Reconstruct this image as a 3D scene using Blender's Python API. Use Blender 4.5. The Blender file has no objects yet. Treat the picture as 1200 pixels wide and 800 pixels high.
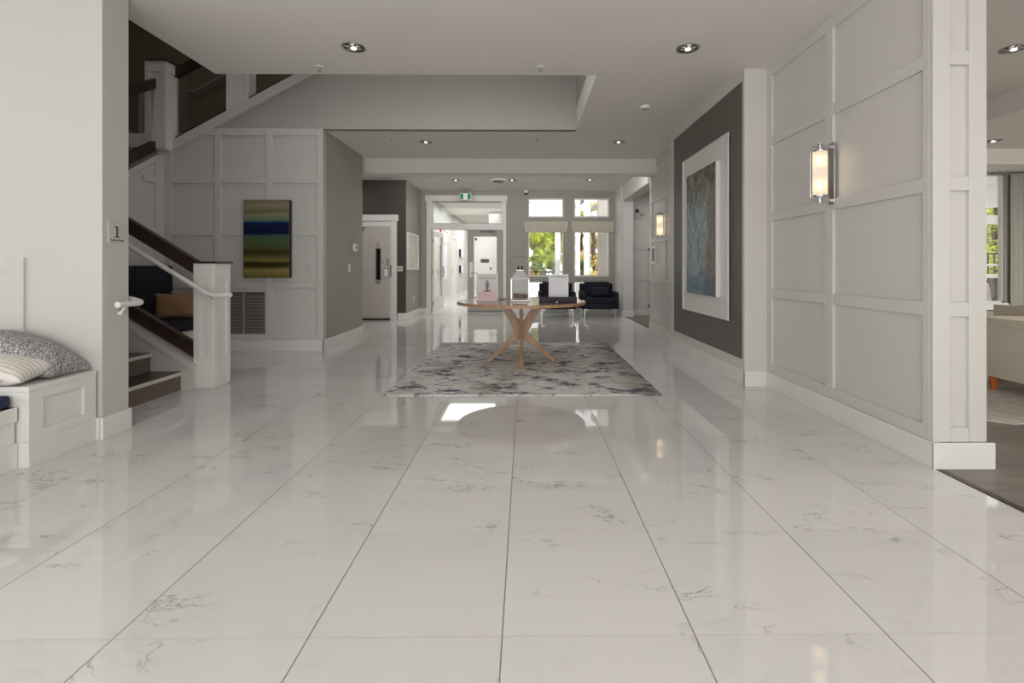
import bpy, bmesh, math, random
from mathutils import Vector, Matrix
PI = math.pi
C = bpy.context.scene.collection
random.seed(7)
CAMH = 1.16; F = 579.0; PX = 621.0; PY = 313.5; YAW = 0.0097
cy, sy = math.cos(YAW), math.sin(YAW)
# ---- measuring helpers: where a sight line of the photo meets a known wall plane
def ray(px, py):
    u = (px-PX)/F; v = (PY-py)/F
    return Vector((sy+u*cy, cy-u*sy, v))
def onY(px, py, Y):
    d = ray(px, py); t = Y/d.y
    return d.x*t, CAMH+d.z*t
def onX(px, py, X):
    d = ray(px, py); t = X/d.x
    return d.y*t, CAMH+d.z*t
def onZ(px, py, Z=0):
    d = ray(px, py); t = (Z-CAMH)/d.z
    return d.x*t, d.y*t

# ---------------------------------------------------------------- materials
def lin(c):
    c = c/255
    return c/12.92 if c <= .04045 else ((c+.055)/1.055)**2.4
def rgb(r, g, b): return (lin(r), lin(g), lin(b), 1)
class N:
    def __init__(s, name):
        s.m = bpy.data.materials.new(name); s.m.use_nodes = True
        s.t = s.m.node_tree; s.b = s.t.nodes['Principled BSDF']; s.out = s.t.nodes['Material Output']
    def n(s, typ, **kw):
        o = s.t.nodes.new(typ)
        for k, v in kw.items():
            if k[0] == '_': o.inputs[k[1:]].default_value = v
            else: setattr(o, k, v)
        return o
    def l(s, a, b): s.t.links.new(a, b)
    def math(s, op, a, b=None, c=None, clamp=False):
        o = s.n('ShaderNodeMath', operation=op); o.use_clamp = clamp
        for i, v in enumerate((a, b, c)):
            if v is None: continue
            if isinstance(v, (int, float)): o.inputs[i].default_value = v
            else: s.l(v, o.inputs[i])
        return o.outputs[0]
    def ramp(s, fac, stops, interp='LINEAR'):
        r = s.n('ShaderNodeValToRGB'); r.color_ramp.interpolation = interp
        e = r.color_ramp.elements
        while len(e) < len(stops): e.new(.5)
        for k, (p, c) in enumerate(stops): e[k].position = p; e[k].color = c
        s.l(fac, r.inputs[0]); return r.outputs[0]
    def mix(s, fac, a, b, mode='MIX'):
        o = s.n('ShaderNodeMix', data_type='RGBA', blend_type=mode)
        for i, v in ((0, fac), (6, a), (7, b)):
            if isinstance(v, (int, float, tuple)): o.inputs[i].default_value = v
            else: s.l(v, o.inputs[i])
        return o.outputs[2]
    def coord(s, kind='Object', scale=(1, 1, 1), rot=(0, 0, 0)):
        t = s.n('ShaderNodeTexCoord'); m = s.n('ShaderNodeMapping')
        m.inputs['Scale'].default_value = scale; m.inputs['Rotation'].default_value = rot
        s.l(t.outputs[kind], m.inputs[0]); return m.outputs[0]
    def noise(s, vec, scale, detail=4, dist=0, rough=.5):
        o = s.n('ShaderNodeTexNoise', _Scale=scale, _Detail=detail, _Distortion=dist, _Roughness=rough)
        if vec is not None: s.l(vec, o.inputs['Vector'])
        return o.outputs[0]
    def bump(s, h, strength=.2, dist=.01):
        b = s.n('ShaderNodeBump', _Strength=strength, _Distance=dist)
        s.l(h, b.inputs['Height']); s.l(b.outputs[0], s.b.inputs['Normal'])
def plain(name, c, rough=.5, metal=0, var=.04, vs=6, bump=0, bs=200, **kw):
    k = N(name); v = k.coord()
    f = k.noise(v, vs, 3)
    a = tuple(min(1, x*(1-var)) for x in c[:3])+(1,); b = tuple(min(1, x*(1+var)) for x in c[:3])+(1,)
    k.l(k.ramp(f, [(.35, a), (.65, b)]), k.b.inputs['Base Color'])
    k.b.inputs['Roughness'].default_value = rough; k.b.inputs['Metallic'].default_value = metal
    if bump: k.bump(k.noise(v, bs, 3), bump, .003)
    for q, w in kw.items(): k.b.inputs[q.replace('_', ' ')].default_value = w
    return k.m
M = {}
M['white'] = plain('white_paint', rgb(208, 205, 200), .38, var=.01, vs=2)
M['trim'] = plain('white_trim_paint', rgb(226, 224, 220), .3, var=.01, vs=2)
M['wall'] = plain('warm_white_wall', rgb(198, 197, 193), .6, var=.01, vs=1.5)
M['ceil'] = plain('ceiling_paint', rgb(226, 222, 216), .8, var=.01, vs=1.5)
M['grey'] = plain('grey_green_wall', rgb(158, 157, 146), .55, var=.02, vs=1.5)
M['shaft'] = plain('stairwell_grey_paint', rgb(176, 172, 166), .7, var=.02, vs=1.5)
M['brown'] = plain('dark_brown_wall', rgb(70, 63, 56), .5, var=.02, vs=1.5)
M['feature'] = plain('taupe_feature_wall', rgb(98, 94, 87), .45, var=.02, vs=1.5)
M['olive'] = plain('olive_wall', rgb(100, 95, 74), .7, var=.03, vs=1.5)
M['darkwood'] = plain('dark_walnut_wood', rgb(54, 38, 32), .35, var=.15, vs=9)
M['riser'] = plain('brown_riser', rgb(112, 98, 90), .5, var=.03)
M['tread'] = plain('dark_tread', rgb(66, 52, 45), .3, var=.1)
M['nosing'] = plain('pale_nosing', rgb(205, 200, 190), .5)
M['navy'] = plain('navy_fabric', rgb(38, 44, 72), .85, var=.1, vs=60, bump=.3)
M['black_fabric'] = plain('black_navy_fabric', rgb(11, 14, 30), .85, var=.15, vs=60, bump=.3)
M['tan'] = plain('tan_leather', rgb(140, 105, 72), .6, var=.06)
M['chrome'] = plain('polished_chrome', rgb(190, 190, 190), .14, 1)
M['steel'] = plain('brushed_steel', rgb(170, 168, 165), .35, 1)
M['black'] = plain('black_metal', rgb(18, 18, 18), .4)
M['dark'] = plain('dark_glass', rgb(14, 14, 14), .2)
M['plastic'] = plain('white_plastic', rgb(232, 230, 225), .4)
M['greyplastic'] = plain('grey_plastic', rgb(120, 118, 114), .5)
M['beige'] = plain('beige_blind_fabric', rgb(200, 194, 178), .8)
M['cream'] = plain('cream_upholstery', rgb(216, 206, 190), .8, var=.03, vs=40, bump=.2)
M['orange'] = plain('orange_wood', rgb(190, 96, 42), .4, var=.1, vs=12)
M['red'] = plain('red_plastic', rgb(200, 52, 40), .4)
M['gpatch'] = plain('dark_grille_gap', rgb(66, 64, 60), .7)
M['louver'] = plain('grey_louver', rgb(138, 134, 128), .5)
M['patio'] = plain('pale_concrete', rgb(225, 222, 216), .7, var=.03)
M['bark'] = plain('tree_bark', rgb(88, 70, 55), .9, var=.2, vs=20)
M['outwhite'] = plain('exterior_white_paint', rgb(240, 240, 240), .5, var=.01)
def leaf(name, c1, c2, c3):
    k = N(name); v = k.coord()
    k.l(k.ramp(k.noise(v, 2.2, 5), [(.3, c1), (.5, c2), (.68, c3)]), k.b.inputs['Base Color'])
    k.b.inputs['Roughness'].default_value = .6
    t = k.n('ShaderNodeBsdfTranslucent'); k.l(k.ramp(k.noise(v, 2.2, 5), [(.3, c2), (.6, c3)]), t.inputs[0])
    mx = k.n('ShaderNodeMixShader'); mx.inputs[0].default_value = .4
    k.l(k.b.outputs[0], mx.inputs[1]); k.l(t.outputs[0], mx.inputs[2]); k.l(mx.outputs[0], k.out.inputs[0])
    return k.m
M['leaf'] = leaf('green_leaves', rgb(70, 100, 25), rgb(140, 160, 45), rgb(215, 215, 80))
M['leafy'] = leaf('yellow_leaves', rgb(150, 110, 70), rgb(190, 170, 90), rgb(225, 210, 150))
M['leafd'] = leaf('dark_leaves', rgb(40, 62, 30), rgb(80, 105, 50), rgb(120, 140, 70))
def glass_mat(name, tint=(1, 1, 1, 1), refl=1.0, haze=0.0):
    k = N(name)
    tr = k.n('ShaderNodeBsdfTransparent'); tr.inputs[0].default_value = tint
    gl = k.n('ShaderNodeBsdfGlossy', _Roughness=.02)
    fr = k.n('ShaderNodeFresnel', _IOR=1.45)
    mx = k.n('ShaderNodeMixShader'); k.l(k.math('MULTIPLY', fr.outputs[0], refl), mx.inputs[0])
    k.l(tr.outputs[0], mx.inputs[1]); k.l(gl.outputs[0], mx.inputs[2])
    k.l(mx.outputs[0], k.out.inputs[0]); return k.m
M['glass'] = glass_mat('clear_glass', refl=.35)
M['glass2'] = glass_mat('grey_tinted_glass', (.85, .87, .85, 1), .35)
def tile_floor():
    k = N('marble_look_porcelain')
    W = .6083; X0 = -.0721; Y0 = 1.5557
    g = k.n('ShaderNodeNewGeometry'); s = k.n('ShaderNodeSeparateXYZ'); k.l(g.outputs['Position'], s.inputs[0])
    tx = k.math('DIVIDE', k.math('SUBTRACT', s.outputs[0], X0), W); ty = k.math('DIVIDE', k.math('SUBTRACT', s.outputs[1], Y0), W)
    fx = k.math('FLOOR', tx); fy = k.math('FLOOR', ty)
    dx = k.math('MULTIPLY', k.math('ABSOLUTE', k.math('SUBTRACT', tx, k.math('ROUND', tx))), W)
    dy = k.math('MULTIPLY', k.math('ABSOLUTE', k.math('SUBTRACT', ty, k.math('ROUND', ty))), W)
    cb = k.n('ShaderNodeCombineXYZ'); k.l(fx, cb.inputs[0]); k.l(fy, cb.inputs[1])
    wn = k.n('ShaderNodeTexWhiteNoise', noise_dimensions='3D'); k.l(cb.outputs[0], wn.inputs[0])
    sc = k.n('ShaderNodeVectorMath', operation='SCALE'); k.l(wn.outputs[1], sc.inputs[0]); sc.inputs[3].default_value = 40
    mp = k.n('ShaderNodeMapping'); k.l(g.outputs['Position'], mp.inputs[0]); mp.inputs['Rotation'].default_value = (0, 0, .6); mp.inputs['Scale'].default_value = (1, 1.9, 1)
    ad = k.n('ShaderNodeVectorMath', operation='ADD'); k.l(mp.outputs[0], ad.inputs[0]); k.l(sc.outputs[0], ad.inputs[1])
    v = ad.outputs[0]
    n1 = k.noise(v, 2.0, 7, .55, .62)
    vein = k.ramp(k.math('ABSOLUTE', k.math('SUBTRACT', n1, .5)), [(0, (1, 1, 1, 1)), (.004, (.6, .6, .6, 1)), (.014, (0, 0, 0, 1))])
    mask = k.ramp(k.noise(v, 2.6, 2), [(.53, (0, 0, 0, 1)), (.68, (1, 1, 1, 1))])
    n2 = k.noise(v, 5, 8, .8, .7)
    smoke = k.ramp(k.math('ABSOLUTE', k.math('SUBTRACT', n2, .5)), [(0, (1, 1, 1, 1)), (.05, (0, 0, 0, 1))])
    f = k.math('MULTIPLY', vein, mask)
    f2 = k.math('MULTIPLY', k.math('MULTIPLY', smoke, mask), .10)
    f = k.math('ADD', k.math('MULTIPLY', f, .8), f2, clamp=True)
    base = k.mix(wn.outputs[0], rgb(212, 210, 209), rgb(218, 216, 215))
    col = k.mix(f, base, rgb(128, 122, 116))
    gx = k.math('SUBTRACT', 1, k.math('MULTIPLY_ADD', dx, 1/.0012, -.0014/.0012, clamp=True))
    gy = k.math('SUBTRACT', 1, k.math('MULTIPLY_ADD', dy, 1/.0010, -.0010/.0010, clamp=True))
    col = k.mix(k.math('MULTIPLY', gy, .5), col, rgb(150, 140, 132))
    col = k.mix(k.math('MULTIPLY', gx, .9), col, rgb(100, 92, 84))
    k.l(col, k.b.inputs['Base Color'])
    k.l(k.math('MULTIPLY_ADD', k.math('MAXIMUM', gx, gy), .4, .035), k.b.inputs['Roughness'])
    k.b.inputs['IOR'].default_value = 1.66
    return k.m
M['tile'] = tile_floor()
def wood_floor():
    k = N('grey_brown_planks')
    v = k.coord('Object', (1, 6, 1)); br = k.n('ShaderNodeTexBrick', offset=.37, _Scale=1.0)
    k.l(k.coord('Object'), br.inputs[0])
    br.inputs['Brick Width'].default_value = 1.4; br.inputs['Row Height'].default_value = .17; br.inputs['Mortar Size'].default_value = .002
    br.inputs['Color1'].default_value = rgb(132, 122, 112); br.inputs['Color2'].default_value = rgb(112, 103, 95); br.inputs['Mortar'].default_value = rgb(70, 64, 60)
    g = k.ramp(k.noise(v, 3, 6, .6), [(.3, (.72, .72, .72, 1)), (.7, (1.12, 1.12, 1.12, 1))])
    k.l(k.mix(1.0, br.outputs[0], g, 'MULTIPLY'), k.b.inputs['Base Color']); k.b.inputs['Roughness'].default_value = .35
    return k.m
M['plank'] = wood_floor()
def rug_mat():
    k = N('abstract_rug_pile'); v = k.coord('Object', (1, 1, 1))
    vs = k.coord('Object', (1, 1.5, 1))
    a = k.noise(v, 1.6, 8, .2, .7)
    c = k.ramp(a, [(.34, rgb(150, 144, 134)), (.44, rgb(205, 202, 197)), (.56, rgb(228, 226, 224)), (.68, rgb(168, 161, 148))])
    b = k.noise(vs, 3.0, 12, .15, .8)
    nv = k.ramp(b, [(.53, (0, 0, 0, 1)), (.56, (1, 1, 1, 1))])
    c = k.mix(k.math('MULTIPLY', nv, .9), c, rgb(40, 52, 88))
    d = k.ramp(k.noise(vs, 5.5, 10, .1, .78), [(.56, (0, 0, 0, 1)), (.62, (1, 1, 1, 1))])
    c = k.mix(k.math('MULTIPLY', d, .55), c, rgb(96, 92, 86))
    # the right border fades to olive
    s = k.n('ShaderNodeSeparateXYZ'); k.l(k.coord(), s.inputs[0])
    e = k.ramp(k.math('ADD', k.math('ABSOLUTE', s.outputs[0]), k.math('MULTIPLY', a, .5)), [(.5, (0, 0, 0, 1)), (1, (1, 1, 1, 1))])
    edge = k.math('MULTIPLY_ADD', s.outputs[0], 2.2, -1.75, clamp=True)
    c = k.mix(k.math('MULTIPLY', edge, .65), c, rgb(84, 74, 56))
    k.l(c, k.b.inputs['Base Color']); k.b.inputs['Roughness'].default_value = .95
    k.bump(k.noise(k.coord(), 260, 2), .6, .004); return k.m
M['rug'] = rug_mat()
def wood(name, c1, c2, scale=(1, 12, 12), rough=.35):
    k = N(name); v = k.coord('Object', scale)
    k.l(k.ramp(k.noise(v, 2.2, 5, .8), [(.3, c1), (.7, c2)]), k.b.inputs['Base Color']); k.b.inputs['Roughness'].default_value = rough
    return k.m
M['oak'] = wood('honey_oak', rgb(158, 122, 88), rgb(186, 148, 112), (10, 10, 1.2))
M['oaktop'] = wood('walnut_tabletop', rgb(136, 104, 80), rgb(160, 126, 98), (1, 9, 1), .16)
def speckle():
    k = N('grey_speckled_boucle'); v = k.coord()
    k.l(k.ramp(k.noise(v, 115, 3, 0, .7), [(.36, rgb(70, 70, 74)), (.5, rgb(140, 138, 140)), (.62, rgb(215, 212, 210))]), k.b.inputs['Base Color'])
    k.b.inputs['Roughness'].default_value = .95; k.bump(k.noise(v, 110, 3), .5, .004); return k.m
M['speckle'] = speckle()
def waves():
    k = N('cream_wavy_print'); v = k.coord('Object', (1, 1, 1), (0, 0, .2))
    w = k.n('ShaderNodeTexWave', _Scale=11, _Distortion=2.2, _Detail=2, wave_type='BANDS', bands_direction='Y'); w.inputs['Detail Scale'].default_value = 1.2
    k.l(v, w.inputs[0])
    k.l(k.ramp(w.outputs[1], [(.0, rgb(176, 168, 158)), (.12, rgb(222, 217, 210)), (1, rgb(228, 224, 218))]), k.b.inputs['Base Color'])
    k.b.inputs['Roughness'].default_value = .9; return k.m
M['waves'] = waves()
def landscape():
    k = N('banded_landscape_print'); v = k.coord('Generated', (.5, 1, 3.5))
    s = k.n('ShaderNodeSeparateXYZ'); k.l(k.coord('Generated'), s.inputs[0])
    f = k.math('ADD', s.outputs[2], k.math('MULTIPLY_ADD', k.noise(v, 1.6, 3), .07, -.035))
    c = k.ramp(f, [(0, rgb(108, 98, 52)), (.1, rgb(150, 138, 84)), (.145, rgb(60, 52, 14)), (.19, rgb(40, 36, 14)), (.225, rgb(128, 118, 62)), (.27, rgb(92, 90, 48)), (.33, rgb(44, 42, 12)), (.38, rgb(78, 84, 44)),
        (.47, rgb(76, 96, 62)), (.54, rgb(64, 96, 84)), (.565, rgb(6, 22, 66)), (.64, rgb(4, 14, 50)), (.705, rgb(8, 34, 92)), (.73, rgb(84, 120, 100)), (.80, rgb(140, 144, 112)), (.85, rgb(112, 110, 80)), (.92, rgb(150, 142, 120)), (1, rgb(120, 112, 82))])
    k.l(c, k.b.inputs['Base Color']); k.b.inputs['Roughness'].default_value = .35; return k.m
def abstract():
    k = N('blue_rust_abstract_paint'); v = k.coord('Object', (1, 1.3, .8))
    s = k.n('ShaderNodeSeparateXYZ'); k.l(k.coord('Generated'), s.inputs[0])
    n = k.noise(v, 8, 14, .3, .85)
    big = k.noise(v, 1.6, 3, .3)
    c = k.ramp(n, [(.34, rgb(186, 204, 210)), (.45, rgb(160, 182, 190)), (.52, rgb(138, 156, 160)), (.57, rgb(110, 110, 98)), (.66, rgb(160, 168, 162))])
    def m1(x, amp, o): return k.math('ADD', x, k.math('MULTIPLY_ADD', k.noise(v, 6, 12, .2, .8), amp, -amp/2+o))
    rust = k.ramp(m1(k.math('SUBTRACT', 1, s.outputs[1]), 1.3, 0), [(.60, (0, 0, 0, 1)), (.72, (1, 1, 1, 1))])
    c = k.mix(k.math('MULTIPLY', rust, .75), c, k.ramp(n, [(.4, rgb(150, 122, 108)), (.55, rgb(112, 88, 74)), (.65, rgb(140, 138, 132))]))
    olive = k.ramp(m1(s.outputs[2], 1.5, 0), [(.70, (0, 0, 0, 1)), (.84, (1, 1, 1, 1))])
    c = k.mix(k.math('MULTIPLY', olive, .85), c, k.ramp(n, [(.42, rgb(150, 146, 120)), (.5, rgb(98, 90, 62)), (.6, rgb(66, 58, 36))]))
    left = k.ramp(k.math('ADD', k.math('SUBTRACT', s.outputs[1], k.math('MULTIPLY', s.outputs[2], -.3)), k.math('MULTIPLY_ADD', k.noise(v, 7, 10, .2, .8), 1.2, -.6)), [(1.0, (0, 0, 0, 1)), (1.12, (1, 1, 1, 1))])
    c = k.mix(k.math('MULTIPLY', left, .6), c, rgb(84, 80, 56))
    low = k.ramp(m1(s.outputs[2], .7, 0), [(.08, (1, 1, 1, 1)), (.24, (0, 0, 0, 1))])
    c = k.mix(k.math('MULTIPLY', low, .6), c, rgb(74, 98, 124))
    k.l(c, k.b.inputs['Base Color']); k.b.inputs['Roughness'].default_value = .5; return k.m
M['landscape'] = landscape(); M['abstract'] = abstract()
def art(name, stops, sc):
    k = N(name); v = k.coord('Object', (1, 5, 1))
    k.l(k.ramp(k.noise(v, sc, 4, .6), stops), k.b.inputs['Base Color']); k.b.inputs['Roughness'].default_value = .4; return k.m
M['mapart'] = art('pale_streaked_print', [(.3, rgb(200, 196, 182)), (.5, rgb(232, 230, 222)), (.62, rgb(190, 170, 148)), (.75, rgb(236, 233, 226))], 2.2)
M['posterw'] = art('pale_poster_print', [(.3, rgb(232, 234, 238)), (.7, rgb(205, 215, 225))], 3)
M['rugc'] = plain('cream_grey_rug', rgb(196, 189, 182), .95, var=.12, vs=12, bump=.5)
def emis(name, c, s, base=None):
    k = N(name); k.l(k.ramp(k.noise(k.coord(), 3), [(.3, c), (.7, c)]), k.b.inputs['Emission Color']); k.b.inputs['Emission Strength'].default_value = s
    k.b.inputs['Base Color'].default_value = base or c; return k.m
M['bulb'] = emis('warm_bulb', (1, .62, .28, 1), 4)
M['lamp'] = emis('dim_downlight_lamp', (1, .95, .88, 1), 1.2)
M['green'] = emis('exit_green', rgb(12, 120, 84), .35)
M['exitwhite'] = emis('exit_white', (1, 1, 1, 1), .35)
def frosted():
    k = N('frosted_white_glass')
    tr = k.n('ShaderNodeBsdfTransparent'); tl = k.n('ShaderNodeBsdfTranslucent'); tl.inputs[0].default_value = (.95, .93, .9, 1)
    em = k.n('ShaderNodeEmission', _Strength=.22); em.inputs[0].default_value = (1, .88, .74, 1)
    a = k.n('ShaderNodeMixShader'); a.inputs[0].default_value = .78; k.l(tr.outputs[0], a.inputs[1]); k.l(tl.outputs[0], a.inputs[2])
    b = k.n('ShaderNodeAddShader'); k.l(a.outputs[0], b.inputs[0]); k.l(em.outputs[0], b.inputs[1]); k.l(b.outputs[0], k.out.inputs[0]); return k.m
M['frost'] = frosted()
def yoga():
    k = N('grey_pink_poster'); s = k.n('ShaderNodeSeparateXYZ'); k.l(k.coord('Generated'), s.inputs[0])
    k.l(k.ramp(s.outputs[2], [(.30, rgb(214, 182, 186)), (.36, rgb(206, 204, 200))]), k.b.inputs['Base Color']); k.b.inputs['Roughness'].default_value = .4; return k.m
M['yoga'] = yoga()
M['ink'] = plain('dark_ink', rgb(62, 56, 54), .6)
M['pinkink'] = plain('mauve_ink', rgb(128, 96, 104), .6)
M['paper'] = plain('white_paper', rgb(226, 224, 226), .5)
M['greyink'] = plain('grey_ink', rgb(168, 166, 170), .6)

# ---------------------------------------------------------------- mesh helpers
class MB:
    def __init__(s): s.bm = bmesh.new()
    def face(s, pts):
        return s.bm.faces.new([s.bm.verts.new(p) for p in pts])
    def box(s, x0, x1, y0, y1, z0, z1, mat=None, bev=0):
        r = bmesh.ops.create_cube(s.bm, size=1)
        vs = r['verts']
        bmesh.ops.scale(s.bm, vec=(abs(x1-x0), abs(y1-y0), abs(z1-z0)), verts=vs)
        bmesh.ops.translate(s.bm, vec=((x0+x1)/2, (y0+y1)/2, (z0+z1)/2), verts=vs)
        if bev:
            es = list({e for v in vs for e in v.link_edges})
            r2 = bmesh.ops.bevel(s.bm, geom=es, offset=bev, segments=2, affect='EDGES', profile=.6)
            vs = list({v for f in r2['faces'] for v in f.verts} | {v for v in vs if v.is_valid})
        if mat: bmesh.ops.transform(s.bm, matrix=mat, verts=vs)
        return s
    def prism(s, pts, axis, a, b):
        """polygon pts (2D) extruded along axis from a to b"""
        def P(p, t):
            return {'x': (t, p[0], p[1]), 'y': (p[0], t, p[1]), 'z': (p[0], p[1], t)}[axis]
        A = [s.bm.verts.new(P(p, a)) for p in pts]; B = [s.bm.verts.new(P(p, b)) for p in pts]
        n = len(pts)
        s.bm.faces.new(A); s.bm.faces.new(B[::-1])
        for i in range(n): s.bm.faces.new((A[i], B[i], B[(i+1) % n], A[(i+1) % n]))
        return s
    def lathe(s, prof, seg=32, mat=None, close=True):
        rings = []
        for r, z in prof:
            rings.append([s.bm.verts.new((r*math.cos(2*PI*i/seg), r*math.sin(2*PI*i/seg), z)) for i in range(seg)] if r > 1e-6 else [s.bm.verts.new((0, 0, z))])
        for a, b in zip(rings, rings[1:]):
            for i in range(seg):
                j = (i+1) % seg
                if len(a) == 1 and len(b) == 1: continue
                if len(a) == 1: s.bm.faces.new((a[0], b[i], b[j]))
                elif len(b) == 1: s.bm.faces.new((a[i], b[0], a[j]))
                else: s.bm.faces.new((a[i], b[i], b[j], a[j]))
        if mat: bmesh.ops.transform(s.bm, matrix=mat, verts=[v for r in rings for v in r])
        return s
    def tube(s, pts, r, seg=12, cyc=False):
        pts = [Vector(p) for p in pts]; n = len(pts); rings = []; up = None
        for i, p in enumerate(pts):
            if cyc: d = pts[(i+1) % n]-pts[i-1]
            else: d = pts[min(i+1, n-1)]-pts[max(i-1, 0)]
            d.normalize()
            if up is None: up = d.orthogonal().normalized()
            else: up = (up-d*up.dot(d)).normalized()
            w = d.cross(up); rr = r[i] if isinstance(r, (list, tuple)) else r
            rings.append([s.bm.verts.new(p+up*math.cos(2*PI*k/seg)*rr+w*math.sin(2*PI*k/seg)*rr) for k in range(seg)])
        prs = list(zip(rings, rings[1:]))+([(rings[-1], rings[0])] if cyc else [])
        for a, b in prs:
            for k in range(seg): s.bm.faces.new((a[k], a[(k+1) % seg], b[(k+1) % seg], b[k]))
        if not cyc: s.bm.faces.new(rings[0][::-1]); s.bm.faces.new(rings[-1])
        return s
    def ball(s, c, r, seg=16, sc=(1, 1, 1)):
        q = bmesh.ops.create_uvsphere(s.bm, u_segments=seg, v_segments=seg//2+2, radius=r)
        bmesh.ops.scale(s.bm, vec=sc, verts=q['verts']); bmesh.ops.translate(s.bm, vec=c, verts=q['verts']); return s
    def obj(s, name, mat, parent=None, smooth=False, bevel=0, label=None, loc=None):
        bmesh.ops.recalc_face_normals(s.bm, faces=s.bm.faces[:])
        me = bpy.data.meshes.new(name); s.bm.to_mesh(me); s.bm.free()
        if isinstance(mat, str): mat = M[mat]
        me.materials.append(mat)
        if smooth:
            for p in me.polygons: p.use_smooth = True
            me.set_sharp_from_angle(angle=math.radians(40))
        o = bpy.data.objects.new(name, me); C.objects.link(o)
        if parent: o.parent = parent
        if loc: o.location = loc
        if bevel:
            m = o.modifiers.new('bevel', 'BEVEL'); m.width = bevel; m.segments = 2; m.limit_method = 'ANGLE'
            m.harden_normals = False
        if label: o['label'] = label
        return o
def struct(o): o['kind'] = 'structure'; return o
def tag(o, label, cat, group=None):
    o['label'] = label; o['category'] = cat
    if group: o['group'] = group
    return o
def thing(name, label, cat, loc=(0, 0, 0), rz=0, group=None):
    o = bpy.data.objects.new(name, None); C.objects.link(o); o.empty_display_size = .1
    o.location = loc; o.rotation_euler = (0, 0, rz); return tag(o, label, cat, group)
def dup(root, loc=None, rz=None, label=None, group=None):
    r = root.copy(); C.objects.link(r)
    if loc is not None: r.location = loc
    if rz is not None: r.rotation_euler = (0, 0, rz)
    if label: r['label'] = label
    if group: r['group'] = group
    for ch in list(root.children):
        c = ch.copy(); C.objects.link(c); c.parent = r
        for g in list(ch.children):
            d = g.copy(); C.objects.link(d); d.parent = c
    return r
def recenter(o, loc):
    """move a mesh's origin to loc"""
    o.data.transform(Matrix.Translation(-Vector(loc))); o.location = loc; return o
def text(name, s, size, mat, parent, loc, rot, extr=.0008, font_space=1.0, align='CENTER', width=None):
    cu = bpy.data.curves.new(name+'_curve', 'FONT'); cu.body = s; cu.size = size; cu.extrude = extr
    cu.align_x = align; cu.align_y = 'CENTER'; cu.space_character = font_space; cu.resolution_u = 3
    t = bpy.data.objects.new(name+'_tmp', cu); C.objects.link(t)
    dg = bpy.context.evaluated_depsgraph_get()
    me = bpy.data.meshes.new_from_object(t.evaluated_get(dg)); bpy.data.objects.remove(t); bpy.data.curves.remove(cu)
    if width:
        w = max(v.co.x for v in me.vertices)-min(v.co.x for v in me.vertices)
        me.transform(Matrix.Diagonal((width/w, 1, 1, 1)))
    me.materials.clear(); me.materials.append(M[mat])
    o = bpy.data.objects.new(name, me); C.objects.link(o); o.location = loc; o.rotation_euler = rot
    if parent: o.parent = parent
    return o
FACE = (PI/2, 0, 0)              # lettering on a plane facing the camera (-Y)

RAILS = [(.15, .235), (.875, .96), (1.605, 1.69), (2.335, 2.42), (3.0, 3.1)]
def batten(mb, plane, at, out, a0, a1, cols, rails=RAILS, t=.022, skip=()):
    """raised stiles and rails on a wall. plane 'y' faces -Y (wall surface at Y=at), plane 'x' faces `out` direction"""
    def bx(p0, p1, z0, z1):
        if plane == 'y': mb.box(p0, p1, at-t, at+.002, z0, z1)
        else: mb.box(at-.002 if out > 0 else at-t, at+t if out > 0 else at+.002, p0, p1, z0, z1)
    edges = [a0]+[e for c in cols for e in c]+[a1]
    for i in range(0, len(edges), 2):
        if edges[i+1]-edges[i] > .004: bx(edges[i], edges[i+1], .15, 3.1)
    for (c0, c1) in cols:
        for (z0, z1) in rails: bx(c0, c1, z0, z1)
    return mb

# ================================================================= THE ROOM
Z = 3.10
XR = 2.36; XL = -2.86
YP = 6.94            # panelled stair-hall wall surface
XS = -5.04           # side wall of the stair hall
YB = 12.55           # entrance wall
m = MB(); m.box(-8, 2.37, -5, YB, -.06, 0); m.box(-3.2, -.28, YB, 23, -.06, 0); m.box(-.28, 2.37, YB, YB+.16, -.06, 0)
struct(m.obj('floor', 'tile'))
m = MB(); m.box(2.37, 9.5, -5, 7.8, -.06, 0); m.box(2.37, 8, 7.8, 13, -.06, 0) if False else m.box(2.37, 8, 7.8, 12.1, -.06, 0)
struct(m.obj('floor_side', 'plank'))
m = MB(); m.box(2.362, 2.40, -5, 2.82, 0, .004); m.box(2.362, 2.40, 9.3, 11.7, 0, .004)
struct(m.obj('trim_1', 'darkwood'))
# ceiling with the stairwell opening
m = MB()
for a in ((-8, 2.36, -5, 3.59), (-3.1, 2.36, 3.59, 4.98), (.72, 2.36, 4.98, YP+.06), (-8, 2.36, YP+.06+1.3, YB+.2), (-2.86, 2.36, YP+.06, YP+1.36)):
    m.box(*a, Z, Z+.3)
m.box(2.36, 5.35, -5, 7.8, Z, Z+.3); m.box(2.36, 8, 7.8, 12.8, Z, Z+.3)
m.box(-3.2, -.28, YB+.2, 23, Z, Z+.3)
struct(m.obj('ceiling', 'ceil'))
m = MB(); m.box(5.35, 9.5, -5, 7.8, 2.86, 3.4); struct(m.obj('ceiling_side', 'ceil'))
m = MB(); m.box(-5.5, 2.36, 8.80, 9.15, 2.84, Z); struct(m.obj('trim_2', 'ceil'))       # dropped beam
# stairwell shaft above
m = MB()
m.box(-2.999, .727, 4.88, 4.97, Z+.001, 6.2); m.box(.728, .82, 4.98, YP+.06, Z+.001, 6.2); m.box(-3.1, -3.0, 3.5, 4.88, Z+.001, 6.2)
m.box(-7.2, .9, 3.4, 8.4, 6.2, 6.3)
struct(m.obj('wall_stairwell', 'shaft'))
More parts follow.
